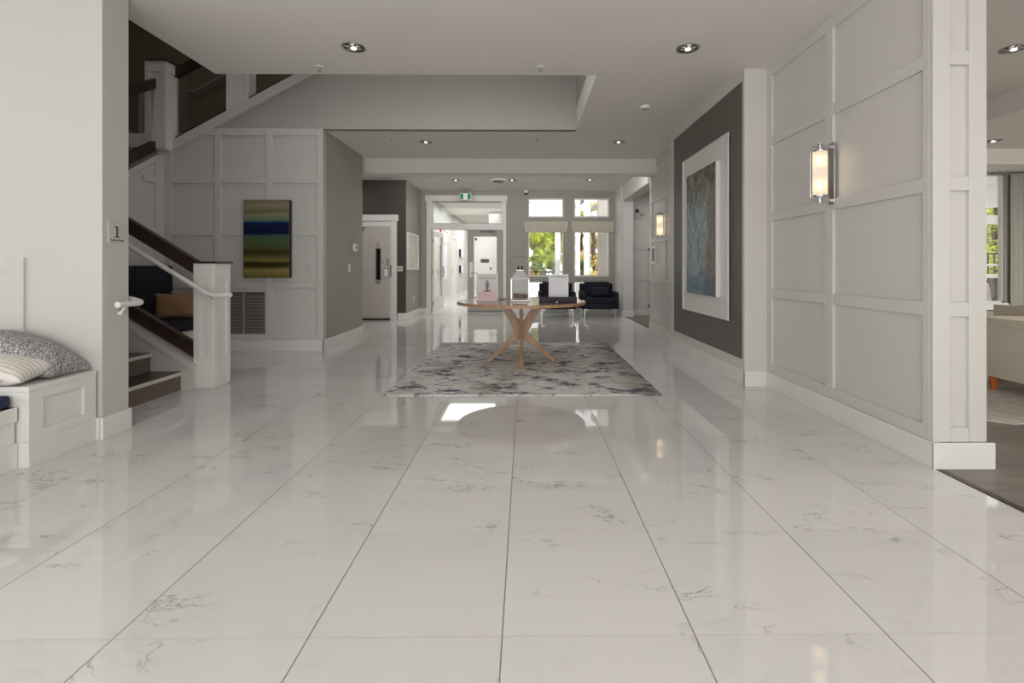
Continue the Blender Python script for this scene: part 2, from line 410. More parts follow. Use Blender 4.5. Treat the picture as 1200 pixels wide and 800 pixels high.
# grey wall above the panelling, cut along the flight going up
def zs(x): return 2.87+.545*(x+5.04)     # line of the upper flight
m = MB(); m.prism([(XS+.62, Z), (.72, Z), (.72, 5.95)], 'y', YP, YP+.1)
struct(m.obj('wall_over_panelling', 'shaft'))
m = MB(); m.box(-7.2, .9, 8.3, 8.4, Z, 6.2); m.box(-7.2, -7.1, 3.6, 8.3, Z, 6.2); m.box(-7.2, -3.1, 3.45, 3.59, Z+.3, 6.2)
m.box(-7.2, .9, 7.1, 8.3, 3.4, 3.42) if False else None
struct(m.obj('wall_stairwell_far', 'olive'))
m = MB(); m.box(-7.1, -7.08, 3.6, 8.3, 1.3, 4.25)
for yy in (4.2, 5.0, 5.8, 6.6, 7.4): m.box(-7.08, -7.065, yy, yy+.09, 1.3, 4.25)
m.box(-7.08, -7.06, 3.6, 8.3, 4.17, 4.25)
struct(m.obj('trim_3', 'riser'))         # wainscot in the dark stairwell
# panelled wall at the stair hall (faces the camera)
px = [onY(x, 300, YP-.022)[0] for x in (200.5, 251, 259, 311, 318.5, 371, 378)]
m = MB(); m.prism([(XS-.1, 0), (px[6], 0), (px[6], Z-.001), (XS+.6, Z-.001), (XS, 2.8), (XS-.1, 2.8)], 'y', YP, YP+.1)
topl = [(.235+0, 0)]
cols = [(px[0], px[1]), (px[2], px[3]), (px[4], px[5])]
batten(m, 'y', YP, -1, XS, px[6], cols)
# sloped corner piece over the first panel
m.prism([(px[0], 2.80), (px[0], 2.9995), (px[0]+.30, 2.9995)], 'y', YP-.021, YP)
bmesh.ops.bisect_plane(m.bm, geom=m.bm.verts[:]+m.bm.edges[:]+m.bm.faces[:], plane_co=(XS, 0, zs(XS)-.04), plane_no=(-.545, 0, 1), clear_outer=True)
struct(m.obj('wall_panelled', 'white', bevel=.006))
XG = px[6]
ZB1 = onX(187, 172, XS)[1]
def zq(y): return ZB1-.11-.62*(6.8-y)
m = MB(); m.prism([(3.6, 0), (YP-.001, 0), (YP-.001, 2.84), (6.8, zq(6.8)), (3.6, zq(3.6))], 'x', XS-.1, XS)
for (y0, y1) in ((3.6, 4.95), (5.75, 5.95), (6.77, YP-.001)): m.prism([(y0, .15), (y1, .15), (y1, min(zq(y1)-.01, 2.8)), (y0, zq(y0)-.01)], 'x', XS, XS+.022)
for (y0, y1) in ((4.95, 5.75), (5.95, 6.77)):
    for (z0, z1) in RAILS[:3]:
        if z1 < zq(y0)-.03: m.box(XS, XS+.022, y0, y1, z0, z1)
    m.prism([(y0, zq(y0)-.10), (y1, zq(y1)-.10), (y1, zq(y1)-.01), (y0, zq(y0)-.01)], 'x', XS, XS+.022)
m.box(XS, XS+.022, 6.2, 6.77, 2.335, 2.42) if False else m.prism([(6.55, 2.31), (6.77, 2.31), (6.77, 2.39), (6.55, 2.39)], 'x', XS, XS+.0215)
struct(m.obj('wall_stair_side', 'white', bevel=.006))
# grey wall to the elevator lobby
m = MB(); m.box(XG-.16, XG, YP+.002, 8.6, 0, Z); m.box(-5.6, XG-.161, 8.5, 8.6, 0, Z)
struct(m.obj('wall_lobby', 'grey'))
YE = 11.0; XE = onY(475.8, 300, YE)[0]
m = MB(); m.box(-5.6, XE, YE, YE+.12, 0, Z); m.box(-5.6, -5.5, 8.6, YE, 0, Z)
struct(m.obj('wall_elevator', 'brown'))
m = MB(); m.box(XE-.12, XE, YE+.001, YB, 0, Z)
struct(m.obj('wall_entry_side', 'grey'))
# entrance wall with its openings
def rectwall(mb, holes, x0, x1, z0, z1, y0, y1):
    xs = sorted({x0, x1, *[h[0] for h in holes], *[h[1] for h in holes]})
    for a, b in zip(xs, xs[1:]):
        hs = sorted([(h[2], h[3]) for h in holes if h[0] < (a+b)/2 < h[1]]); z = z0
        for h0, h1 in hs:
            if h0 > z+1e-4: mb.box(a, b, y0, y1, z, h0)
            z = h1
        if z < z1-1e-4: mb.box(a, b, y0, y1, z, z1)
def wx(x): return onY(x, 300, YB)[0]
def wz(y): return onY(600, y, YB)[1]
DX0, DX1 = wx(505), wx(589.5)
WL = (wx(619), wx(660.5)); WR = (wx(672.5), wx(714))
holes = [(DX0, DX1, 0, wz(269)), (DX0+.03, DX1-.03, wz(261.5), wz(236.5))]
for (a, b) in (WL, WR):
    holes += [(a, b, wz(254.5), wz(232)), (a, b, wz(324), wz(262)), (a, b, .22, wz(329.5))]
m = MB(); rectwall(m, holes, XE-.12, 2.32, 0, Z, YB, YB+.16)
struct(m.obj('wall_back', 'grey'))
# right-hand end of the entrance wall: reveal and column
m = MB(); m.box(2.27, 2.35, 11.72, YB, 0, Z); m.box(2.31, 2.56, 11.66, 11.78, 0, 2.75)
struct(m.obj('wall_entry_reveal', 'white'))
m = MB(); m.box(2.31, 2.56, 9.26, 11.78, 2.75, Z); struct(m.obj('trim_4', 'white'))
# side corridor
m = MB(); m.box(2.3501, 6, 12.0, 12.1, 0, Z)
for x in (2.62, 3.3, 3.98): m.box(x, x+.05, 11.985, 12.0, .15, Z)
for z in (.85, 1.6, 2.35): m.box(2.4, 5, 11.985, 12.0, z, z+.03)
m.box(6, 6.1, 7.7, 12.1, 0, Z)
struct(m.obj('wall_corridor', 'white'))
# right wall, recessed beyond the feature wall
m = MB(); m.box(XR, XR+.1, 7.28, 9.26, 0, Z); batten(m, 'x', XR, -1, 7.28, 9.26, [(7.34, 8.22), (8.36, 9.12)])
m.box(XR+.1, XR+.3, 9.1, 9.26, 0, Z)
struct(m.obj('wall_right_far', 'white', bevel=.005))
# feature wall
XF = 2.14
m = MB(); m.box(XF+.0115, XR+.1, 4.8225, 7.279, 0, Z)
m.box(XF, XF+.011, 4.822, 4.85, .255, 3.0); m.box(XF, XF+.011, 7.10, 7.28, .255, 3.0); m.box(XF, XF+.011, 4.822, 7.28, 3.0, Z); m.box(XF, XF+.011, 4.822, 7.28, 0, .255)
m.box(XF, XR+.02, 4.8, 4.822, 0, Z)
struct(m.obj('wall_feature_surround', 'white'))
m = MB(); m.box(XF+.006, XF+.0113, 4.85, 7.10, .255, 3.0); m.box(XF+.0045, XF+.006, 6.62, 6.625, .255, 3.0)
struct(m.obj('wall_feature', 'feature'))
# right panelled wall and its end
m = MB(); m.box(XR+.022, XR+.27, 2.87, 4.8, 0, Z)
batten(m, 'x', XR+.022, -1, 2.862, 4.8, [(2.915, 3.77), (3.87, 4.71)])
m.box(XR, XR+.29, 2.846, 2.862, 0, Z) if False else None
xa, xb = onY(1115, 300, 2.83)[0], onY(1137, 300, 2.83)[0]; xe = onY(1157.5, 300, 2.83)[0]
batten(m, 'y', 2.860, -1, XR, xe, [(xa, xb)], t=.026)
m.box(XR, XR+.05, 2.834, 2.8595, 0, .15)
m.box(XR+.29, 2.75, 2.87, 4.9, 0, Z) if False else None
m.box(XR+.0225, xe-.001, 2.858, 3.0, 0, Z)
struct(m.obj('wall_right', 'white', bevel=.005))
m = MB(); m.box(XR+.2, xe-.02, 3.0, 7.7, 0, Z); struct(m.obj('wall_right_rear', 'wall'))
# wall end by the stairs, faces the camera on its left
m = MB(); m.box(-8, XL, 3.37, 3.59, 0, Z)
zt = onY(15, 302, 3.37)[1]; zu = onY(15, 317, 3.37)[1]; xo = onY(30, 300, 3.37)[0]; xi = onY(13, 300, 3.37)[0]
m.box(-8, xo, 3.355, 3.371, zu, zt); m.box(xi, xo, 3.355, 3.371, .4, zu); m.box(-8, -4.6, 3.355, 3.371, .4, zu)
struct(m.obj('wall_stair_end', 'wall'))
# far left side (behind the window seat, out of frame)
m = MB(); m.box(-3.75, -3.6, -5, .2, 0, Z); struct(m.obj('wall_left', 'wall'))
# baseboards
def base(name, boxes, h=.15, mat='trim'):
    m = MB()
    for b in boxes: m.box(*b, 0, h)
    return struct(m.obj(name, mat, bevel=.004))
base('baseboard_right', [(XR-.012, XR+.006, 2.818, 4.8), (XR-.012, xe+.03, 2.812, 2.83)])
base('baseboard_feature', [(XF-.014, XF, 4.786, 7.28), (XF-.014, XR-.012, 4.786, 4.8)], .155)
base('baseboard_feature_cap', [(XF-.006, XF, 4.794, 7.28), (XF-.006, XR-.012, 4.794, 4.8)], .2) if False else None
base('baseboard_right_far', [(XR-.03, XR-.015, 7.28, 9.26), (XR-.03, XR+.3, 9.26, 9.275)])
base('baseboard_panelled', [(XS, XG+.016, YP-.03, YP-.015)])
base('baseboard_lobby', [(XG, XG+.016, YP-.03, 8.6), (XG-.3, XG+.016, 8.6, 8.615)])
base('baseboard_entry_side', [(XE, XE+.016, YE-.016, YB)])
base('baseboard_elevator', [(onY(466, 300, YE)[0], XE, YE-.016, YE)])
base('baseboard_back', [(XE+.016, DX0-.1, YB-.014, YB), (DX1+.1, 2.27, YB-.014, YB)], .13)
base('baseboard_reveal', [(2.255, 2.27, 11.66, YB-.015), (2.295, 2.58, 11.645, 11.66), (2.58, 5, 11.99, 12.0)])
base('baseboard_stair_end', [(XL, XL+.02, 3.35, 3.60), (-4.6, XL-.001, 3.34, 3.37)])

# ================================================================= ENTRANCE: casing, door, transom, windows
m = MB(); cz = wz(229)
m.box(DX0-.11, DX0, YB-.025, YB, 0, wz(236)); m.box(DX1, DX1+.08, YB-.025, YB, 0, wz(236)); m.box(DX0-.14, DX1+.11, YB-.04, YB, wz(236), cz)
m.box(DX0, DX1, YB-.012, YB+.001, wz(269), wz(262)); m.box(DX0, DX0+.03, YB-.012, YB, wz(262), wz(236)); m.box(DX1-.03, DX1, YB-.012, YB, wz(262), wz(236))
struct(m.obj('trim_5', 'trim', bevel=.003))
tw = struct(MB().box(DX0+.03, DX1-.03, YB+.05, YB+.058, wz(261.5), wz(236.5)).obj('window_1', 'glass2'))
# glazed entrance leaf
d0 = wx(547.5); dt = wz(269.5)
g0, g1, gz0, gz1 = wx(555), wx(582), .42, wz(277)
m = MB(); rectwall(m, [(g0, g1, gz0, gz1)], d0, DX1-.005, .008, dt, YB+.04, YB+.085)
door = struct(m.obj('door_1', 'shaft', bevel=.003))
MB().box(g0, g1, YB+.06, YB+.066, gz0, gz1).obj('glass_pane', 'glass', door)
m = MB(); m.box(wx(549.5), wx(554), YB+.028, YB+.04, wz(325), wz(307)); m.tube([(wx(552), YB+.02, 1.02), (wx(552), YB-.03, 1.02), (wx(560), YB-.03, 1.02)], .01)
m.obj('handle', 'steel', door, smooth=True)
m = MB(); m.box(wx(563), wx(579), YB, YB+.035, wz(272), wz(269.7)); m.box(wx(570), wx(582), YB-.03, YB-.01, wz(271.2), wz(270)); m.tube([(wx(568), YB-.02, wz(270.6)), (wx(581), YB-.02, wz(274.5))], .008)
m.obj('door_closer', 'greyplastic', door)
MB().box(d0+.02, DX1-.02, YB+.03, YB+.04, .03, .065).obj('kick_strip', 'louver', door)
t = thing('door_notice', 'small grey notice taped at eye level on the entrance door glass', 'sign', (wx(568), YB+.055, wz(305.5)))
MB().box(-.11, .11, -.002, .0, -.05, .05).obj('sheet', 'greyplastic', t); text('lettering', 'NO', .05, 'ink', t, (0, -.004, 0), FACE)
t = thing('door_sticker', 'small round dark sticker in the top corner of the entrance door glass', 'sticker', (wx(557.5), YB+.055, wz(280)))
MB().lathe([(0, 0), (.035, 0), (.035, .003), (0, .003)], 20, Matrix.Rotation(PI/2, 4, 'X')).obj('disc', 'greyplastic', t)
# open leaf, swung into the vestibule, edge-on at left of the doorway
m = MB(); rectwall(m, [(.12, .78, .4, 1.98)], 0, .9, .03, dt, 0, .045)
lf = m.obj('door_2', 'trim', bevel=.003); lf.location = (DX0+.02, YB+.17, 0); lf.rotation_euler = (0, 0, math.radians(82)); struct(lf)
MB().box(.12, .78, .02, .026, .4, 1.98).obj('glass_pane', 'glass', lf)
m = MB(); m.box(.82, .87, -.02, 0, .9, 1.2); m.tube([(.845, -.01, 1.05), (.845, -.06, 1.05), (.75, -.06, 1.05)], .01); m.obj('handle', 'steel', lf)
for z in (.25, 1.05, 1.85): MB().box(-.015, .02, -.012, .0, z-.05, z+.05).obj('hinge', 'steel', lf)
# windows
wn = 2
for (a, b) in (WL, WR):
    for (z0, z1, kind) in ((wz(254.5), wz(232), 't'), (wz(324), wz(262), 'm'), (.22, wz(329.5), 'b')):
        m = MB(); y0, y1 = YB+.03, YB+.1; e = .035 if kind != 'b' else .03
        m.box(a, a+e, y0, y1, z0, z1); m.box(b-e, b, y0, y1, z0, z1); m.box(a+e, b-e, y0, y1, z0, z0+e); m.box(a+e, b-e, y0, y1, z1-e, z1)
        w = struct(m.obj('window_%d' % wn, 'trim', bevel=.003)); wn += 1
        MB().box(a+e, b-e, YB+.06, YB+.066, z0+e, z1-e).obj('glass_pane', 'glass', w)
for k, (x0, x1, lb) in enumerate(((614.5, 665.5, 'beige roman blind folded up above the left tall window, over the tree view'), (669.5, 719.5, 'beige roman blind folded up above the right tall window, over the white posts'))):
    t = thing('roman_blind', lb, 'blind', (0, YB-.06, 0), group='roman blinds on the entrance windows')
    MB().box(wx(x0), wx(x1), 0, .06, wz(267), wz(259.5), bev=.004).obj('headrail', 'beige', t)
    MB().box(wx(x0)+.02, wx(x1)-.02, .0, .055, wz(269.7), wz(267), bev=.006).obj('fold', 'beige', t)
    MB().box(wx(x0)+.02, wx(x1)-.02, .005, .05, wz(272.5), wz(269.7), bev=.006).obj('fold', 'beige', t)
    MB().tube([(wx(x1)-.05, .0, wz(267)), (wx(x1)-.05, .0, wz(296))], .003, 6).obj('cord', 'plastic', t)

# ================================================================= VESTIBULE beyond the doorway
XV = -2.62
m = MB(); m.box(XV-.1, XV, YB+.16, 22.6, 0, Z); m.box(XV, -.3, 22, 22.1, 0, Z)
m.box(-.42, -.3, YB+.16, 22, 0, Z); m.box(-1.25, -.42, 17.0, 17.12, 0, Z)
struct(m.obj('wall_vestibule', 'wall'))
m = MB(); m.box(-1.56, -1.3, 21.9, 22, 0, Z); struct(m.obj('wall_vestibule_end', 'grey'))
base('baseboard_vestibule', [(XV, XV+.02, YB+.2, 22), (XV, -.5, 21.985, 22)])
def vY(x): return onX(x, 300, XV)[0]
def vz(x, y): return onX(x, y, XV)[1]
def casing(y0, y1, name):
    m = MB(); m.box(XV, XV+.03, y0-.12, y0, 0, 2.2); m.box(XV, XV+.03, y1, y1+.12, 0, 2.2); m.box(XV, XV+.035, y0-.14, y1+.14, 2.2, 2.34); m.box(XV, XV+.012, y0, y1, 0, 2.2)
    return struct(m.obj(name, 'trim'))
c = casing(13.9, 14.8, 'door_3'); MB().box(XV+.012, XV+.03, 14.68, 14.74, .95, 1.1).obj('handle', 'steel', c)
c = casing(17.6, 18.6, 'door_4'); MB().box(XV+.012, XV+.03, 17.7, 17.76, .95, 1.1).obj('handle', 'steel', c)
t = thing('vestibule_canvas', 'tall pale canvas with black edge on the corridor wall past the open door', 'picture', (XV+.002, 15.25, 1.42))
MB().box(0, .07, 0, .02, -.62, .45).obj('edge', 'black', t); MB().box(0, .07, .02, .95, -.62, .45).obj('canvas', 'posterw', t)
t = thing('vestibule_canvas', 'small upper black-edged picture deep in the corridor past the door', 'picture', (XV+.002, 19.6, 1.72), group='small corridor pictures')
MB().box(0, .08, 0, .04, -.13, .17).obj('edge', 'black', t); MB().box(0, .08, .04, .8, -.13, .17).obj('canvas', 'posterw', t)
t2 = dup(t, (XV+.002, 19.6, 1.08), label='small lower black-edged picture deep in the corridor past the door')
t = thing('fire_alarm', 'red fire alarm strobe high on the corridor wall', 'alarm', (XV, 15.1, 2.22))
MB().box(0, .07, -.05, .05, -.09, .09, bev=.008).obj('housing', 'red', t); MB().box(.07, .09, -.03, .03, -.04, .04, bev=.006).obj('lens', 'plastic', t)
t = thing('emergency_light', 'white twin-head emergency light box beside the red alarm', 'light', (XV, 15.7, 2.15))
MB().box(0, .1, -.25, .25, -.22, .1, bev=.01).obj('housing', 'plastic', t)
for s in (-1, 1): MB().ball((.12, s*.16, .16), .06).obj('lamp_head', 'plastic', t, smooth=True)
t = thing('wall_notice', 'tiny dark square notice on the white wall seen through the door glass', 'sign', (onY(575, 314, 16.99)[0], 16.99, onY(575, 314.5, 16.99)[1]))
MB().box(-.035, .035, -.006, 0, -.04, .04).obj('plate', 'greyplastic', t)

# ================================================================= ELEVATOR DOOR
ex = lambda x: onY(x, 300, YE)[0]; ez = lambda y: onY(450, y, YE)[1]
m = MB(); m.box(ex(459), ex(465.3), YE-.035, YE, 0, ez(259)); m.box(ex(400), ex(467), YE-.05, YE, ez(259), ez(251.7))
m.box(ex(400), ex(459), YE-.02, YE, ez(265.5), ez(259)); m.box(ex(457.3), ex(459), YE-.02, YE, 0, ez(265.5)); m.box(ex(402), ex(408), YE-.035, YE, 0, ez(259))
struct(m.obj('trim_6', 'trim', bevel=.003))
m = MB(); m.box(ex(408), ex(457.3), YE-.008, YE+.001, .035, ez(265.5))
dr = struct(m.obj('door_5', plain('elevator_door_paint', rgb(196, 188, 180), .4), bevel=.002))
MB().box(ex(408), ex(457.5), YE-.03, YE, 0, .035).obj('sill', 'dark', dr)
m = MB(); m.box(ex(440.2), ex(446.6), YE-.014, YE-.008, ez(328.5), ez(290.5)); m.obj('vision_frame', 'greyplastic', dr)
MB().box(ex(441.5), ex(445.8), YE-.017, YE-.013, ez(327.3), ez(291.6)).obj('vision_glass', 'dark', dr)
MB().box(ex(440.5), ex(445.8), YE-.012, YE-.008, ez(289.8), ez(283.5)).obj('number_plate', plain('plate_grey', rgb(182, 176, 168), .5), dr)
text('lettering', '1', .115, 'ink', dr, (ex(443.2), YE-.014, ez(286.6)), FACE)
MB().box(ex(440.5), ex(445.8), YE-.012, YE-.008, ez(332), ez(329.7)).obj('name_plate', 'greyplastic', dr)
m = MB(); m.box(ex(450.7), ex(454.9), YE-.03, YE-.008, ez(324.3), ez(314.8)); m.obj('pull_handle', 'plastic', dr, bevel=.004)
m = MB(); m.box(ex(450), ex(455.7), YE-.012, YE-.008, ez(325), ez(314)); m.obj('handle_plate', 'greyplastic', dr)
m = MB()
for k in range(5): m.box(ex(452.6), ex(456), YE-.012, YE-.009, ez(311-k*1.6), ez(310-k*1.6))
m.obj('notice_lines', 'greyplastic', dr)
MB().box(ex(447.3), ex(449.6), YE-.012, YE-.008, ez(308.4), ez(306.6)).obj('lock', 'greyplastic', dr)
m = MB(); m.box(ex(420), ex(426.5), YE-.05, YE-.008, ez(270), ez(266)); m.tube([(ex(424), YE-.04, ez(268)), (ex(430), YE-.08, ez(266.5))], .008); m.obj('door_closer', 'greyplastic', dr)
t = thing('call_button_strip', 'narrow dark call-button strip on the elevator door frame', 'button panel', (ex(458.6), YE-.02, ez(317)))
MB().box(-.022, .022, -.006, 0, -.125, .13).obj('plate', 'steel', t)
for k in range(5): MB().box(-.014, .014, -.01, -.006, -.11+k*.05, -.08+k*.05).obj('button', 'black', t)
t = thing('switch_plate', 'pale three-gang switch plate on the dark wall right of the elevator', 'switch', (ex(469), YE, ez(314.8)))
MB().box(-.058, .058, -.008, 0, -.055, .055, bev=.003).obj('plate', 'plastic', t)
for k in (-1, 0, 1): MB().box(k*.034-.011, k*.034+.011, -.014, -.008, -.03, .03).obj('rocker', 'louver', t)

# picture on the entry side wall
a0, a1 = 11.02, 12.5
t = thing('framed_print', 'white framed pale print beside the elevator lobby corner', 'picture', (XE, 11.35, 1.53))
m = MB(); m.box(0, .05, -.3, -.25, -.42, .42); m.box(0, .05, .72, .77, -.42, .42); m.box(0, .05, -.25, .72, -.42, -.37); m.box(0, .05, -.25, .72, .37, .42)
m.obj('frame', 'trim', t, bevel=.003); MB().box(0, .02, -.25, .72, -.37, .37).obj('print', 'mapart', t)
t = thing('power_outlet', 'white wall outlet low on grey wall under the framed print', 'outlet', (XE, 11.75, .42))
MB().box(0, .006, -.035, .035, -.057, .057, bev=.002).obj('plate', 'plastic', t)
for s in (-1, 1): MB().box(.006, .008, -.016, .016, s*.026-.014, s*.026+.014).obj('socket', 'louver', t)
# grey lobby wall devices
yv, zv = onX(415.2, 290, XG)
t = thing('thermostat', 'white box thermostat, upper of two on the grey-green wall', 'thermostat', (XG, yv, zv))
MB().box(0, .03, -.075, .075, -.06, .06, bev=.006).obj('housing', 'plastic', t); MB().box(.03, .034, -.035, .035, -.02, .03).obj('screen', 'louver', t)
yv, zv = onX(409.2, 313.7, XG)
t = thing('light_switch', 'narrow white light switch below the thermostat on grey-green wall', 'switch', (XG, yv, zv))
MB().box(0, .007, -.04, .04, -.062, .062, bev=.002).obj('plate', 'plastic', t); MB().box(.007, .012, -.017, .017, -.033, .033).obj('rocker', 'plastic', t)
# panelled wall: painting, outlet, grilles
X0, Z1 = onY(285, 234, 6.86); X1, Z0 = onY(338.8, 325.5, 6.86)
t = thing('canvas_painting', 'canvas painting with navy band over olive and tan bands on panelled wall', 'painting', ((X0+X1)/2, YP-.0225, (Z0+Z1)/2))
w2, h2 = (X1-X0)/2, (Z1-Z0)/2
MB().box(-w2, w2, -.055, -.002, -h2, h2, bev=.006).obj('canvas', 'landscape', t)
MB().box(w2-.002, w2+.012, -.053, -.002, -h2+.004, h2-.004).obj('edge', 'black', t)
xv, zv = onY(360, 313, YP)
t = thing('blank_plate', 'white cover plate on the panel right of the banded painting', 'wall plate', (xv, YP, zv))
MB().box(-.03, .03, -.006, 0, -.057, .057, bev=.002).obj('plate', 'wall', t)
for k, (x0, x1, lb) in enumerate(((260.5, 284.7, 'grey louvred air grille partly hidden behind the white newel post'), (286.4, 310, 'grey louvred air grille, right one of the pair under the banded painting'))):
    A, zt1 = onY(x0, 342, YP-.01); B, zb1 = onY(x1, 391, YP-.01)
    t = thing('air_grille', lb, 'vent', ((A+B)/2, YP, zb1), group='louvred air grilles'); w2 = (B-A)/2; H = zt1-zb1
    MB().box(-w2, w2, -.006, 0, 0, H).obj('backing', 'gpatch', t)
    m = MB(); m.box(-w2, -w2+.012, -.016, -.006, 0, H); m.box(w2-.012, w2, -.016, -.006, 0, H); m.box(-w2+.012, w2-.012, -.016, -.006, 0, .012); m.box(-w2+.012, w2-.012, -.016, -.006, H-.012, H); m.obj('frame', 'louver', t)
    m = MB(); n = 18
    for i in range(n):
        z = .02+(H-.04)*i/n
        m.prism([(-.016, z), (-.013, z), (-.006, z+.018), (-.009, z+.018)], 'x', -w2+.012, w2-.012)
    m.obj('louvers', 'louver', t)

# ================================================================= STAIRCASE
def beam(mb, p0, p1, w, h):
    """rectangular bar from p0 to p1 (centres), width w across, height h (vertical)"""
    p0, p1 = Vector(p0), Vector(p1); d = (p1-p0); s = Vector((-d.y, d.x, 0)).normalized()*w/2; u = Vector((0, 0, h/2))
    V = [mb.bm.verts.new(p+a*s+b*u) for p in (p0, p1) for a, b in ((-1, -1), (1, -1), (1, 1), (-1, 1))]
    for f in ((0, 1, 2, 3), (7, 6, 5, 4), (0, 4, 5, 1), (1, 5, 6, 2), (2, 6, 7, 3), (3, 7, 4, 0)): mb.bm.faces.new([V[i] for i in f])
    return mb
st = thing('staircase', 'switchback staircase with dark treads, white newel posts and glass balustrade', 'staircase', (-3.3, 4.2, 0))
def sp(mb, name, mat, **k):
    o = mb.obj(name, mat, st, **k); o.matrix_parent_inverse = Matrix.Translation((3.3, -4.2, 0)); return o
YN = 4.75                                   # near face of the newel
xf = onZ(215.6, 455.4)[0]                   # first riser
RI, TR = .176, .285; y0s, y1s = 3.60, 4.72
for i in range(8):
    x = xf-i*TR; z = i*RI
    sp(MB().box(x-.02, x, y0s, y1s, z, z+RI-.03), 'riser', 'riser')
    sp(MB().box(x-TR-.02, x+.012 if i < 7 else x+.012, y0s, y1s, z+RI-.03, z+RI, bev=.004), 'tread', 'tread')
    sp(MB().box(x+.012, x+.018, y0s, y1s, z+RI-.034, z+RI-.002), 'nosing', 'nosing')
zl = 8*RI; xl = xf-7*TR
sp(MB().box(-7.08, xl-.02, y0s, 4.75, zl-.15, zl), 'landing', 'tread')
sl = RI/TR
# second flight along +Y at the far left, third flight behind the panelled wall
n2 = 9; r2 = (2.78-zl)/n2; t2 = (YP-.02-4.75)/n2
for i in range(n2):
    sp(MB().box(-6.3, XS-.11, 4.75+i*t2, 4.75+(i+1)*t2+.03, zl+(i+1)*r2-.2, zl+(i+1)*r2), 'tread', 'tread')
sp(MB().box(-6.3, -5.2, YP-.02, 8.25, 2.62, 2.78), 'landing', 'tread')
for i in range(9):
    x = -5.2+i*.3; z = 2.74+i*.163
    sp(MB().box(x, x+.33, YP+.12, 8.25, z-.2, z), 'tread', 'tread')
# stringers
def lowz(x): return .235+sl*(xf+.06-x)       # underside line of lower rail
xn0, xn1 = onY(226.5, 400, YN)[0], onY(251, 400, YN)[0]
m = MB(); xe2 = onY(232, 430, YN)[0]
xs0 = -4.75
m.prism([(xe2-.02, 0), (xe2-.02, .19), (xn0, .235), (xs0, .235+sl*(xn0-xs0)), (xs0, .235+sl*(xn0-xs0)-.55), (xf-.5, 0)], 'y', 4.72, 4.84)
sp(m, 'stringer', 'white')
m = MB(); beam(m, (xe2-.0, 4.78, .205), (xs0, 4.78, .235+sl*(xn0-xs0)+.02), .17, .05); sp(m, 'stringer_cap', 'white')
# lower balustrade
zA = .36; L = xn0-xs0
m = MB(); beam(m, (xn0+.01, 4.80, zA-.005), (xs0, 4.80, zA+sl*L), .07, .13); sp(m, 'bottom_rail', 'darkwood')
zT = onY(226, 312.8, 4.8)[1]
m = MB(); beam(m, (xn0+.01, 4.80, zT-.005), (xs0, 4.80, zT+sl*L), .07, .14); sp(m, 'top_rail', 'darkwood')
m = MB(); m.prism([(xn0, zA+.06), (xs0, zA+.06+sl*L), (xs0, zT-.06+sl*L), (xn0, zT-.06)], 'y', 4.795, 4.805); sp(m, 'glass_panel', 'glass')
def newel(x0, x1, y0, y1, z0, z1):
    m = MB(); m.box(x0, x1, y0, y1, z0, z1)
    t = .012; e = .05
    for (a, b, c, d) in ((x0, x1, y0-t, y0), (x0, x1, y1, y1+t)):
        m.box(a, a+e, c, d, z0+.02, z1); m.box(b-e, b, c, d, z0+.02, z1); m.box(a+e, b-e, c, d, z1-.14, z1); m.box(a+e, b-e, c, d, z0+.02, z0+.3)
    for (a, b) in ((x0-t, x0), (x1, x1+t)):
        m.box(a, b, y0-t, y0+e, z0+.02, z1); m.box(a, b, y1-e, y1+t, z0+.02, z1); m.box(a, b, y0+e, y1-e, z1-.14, z1); m.box(a, b, y0+e, y1-e, z0+.02, z0+.3)
    o = sp(m, 'newel_post', 'trim', bevel=.003)
    c = MB().box(x0-.03, x1+.03, y0-.03, y1+.03, z1, z1+.018, bev=.003).obj('cap', 'darkwood', o)
    return o
newel(xn0+.012, xn1-.012, YN+.012, YN+.25, 0, onY(240, 308.5, YN)[1])
# upper balustrades seen through the ceiling opening
YU = YP+.03
nx0, nx1 = onY(176, 120, 6.9)[0], onY(203, 120, 6.9)[0]
newel(nx0+.02, nx1-.03, 6.80, 7.02, 2.78, onY(190, 75, 6.9)[1])
ux0, ux1 = onY(268, 120, 7.0)[0], onY(292, 120, 7.0)[0]
newel(ux0, ux1, 6.97, 7.15, zs(ux0)-.05, zs(ux0)+1.5)
m = MB(); xq = .6
m.prism([(XS+.026, zs(XS)-.14), (XS+.026, zs(XS)), (xq, zs(xq)), (xq, zs(xq)-.15)], 'y', YP-.03, YP+.12); sp(m, 'stringer', 'white')
m = MB(); beam(m, (XS+.1, YP+.06, zs(XS+.1)+.02), (xq, YP+.06, zs(xq)+.02), .07, .045); sp(m, 'bottom_rail', 'darkwood')
xr0, zr0 = onY(200, 86.5, 6.95)
m = MB(); beam(m, (xr0, YP+.06, zr0), (xq, YP+.06, zr0+.545*(xq-xr0)), .08, .13); sp(m, 'top_rail', 'darkwood')
m = MB(); m.prism([(XS+.15, zs(XS+.15)+.03), (xq, zs(xq)+.03), (xq, zr0+.545*(xq-xr0)-.06), (XS+.15, zr0-.1)], 'y', YP+.055, YP+.065); sp(m, 'glass_panel', 'glass')
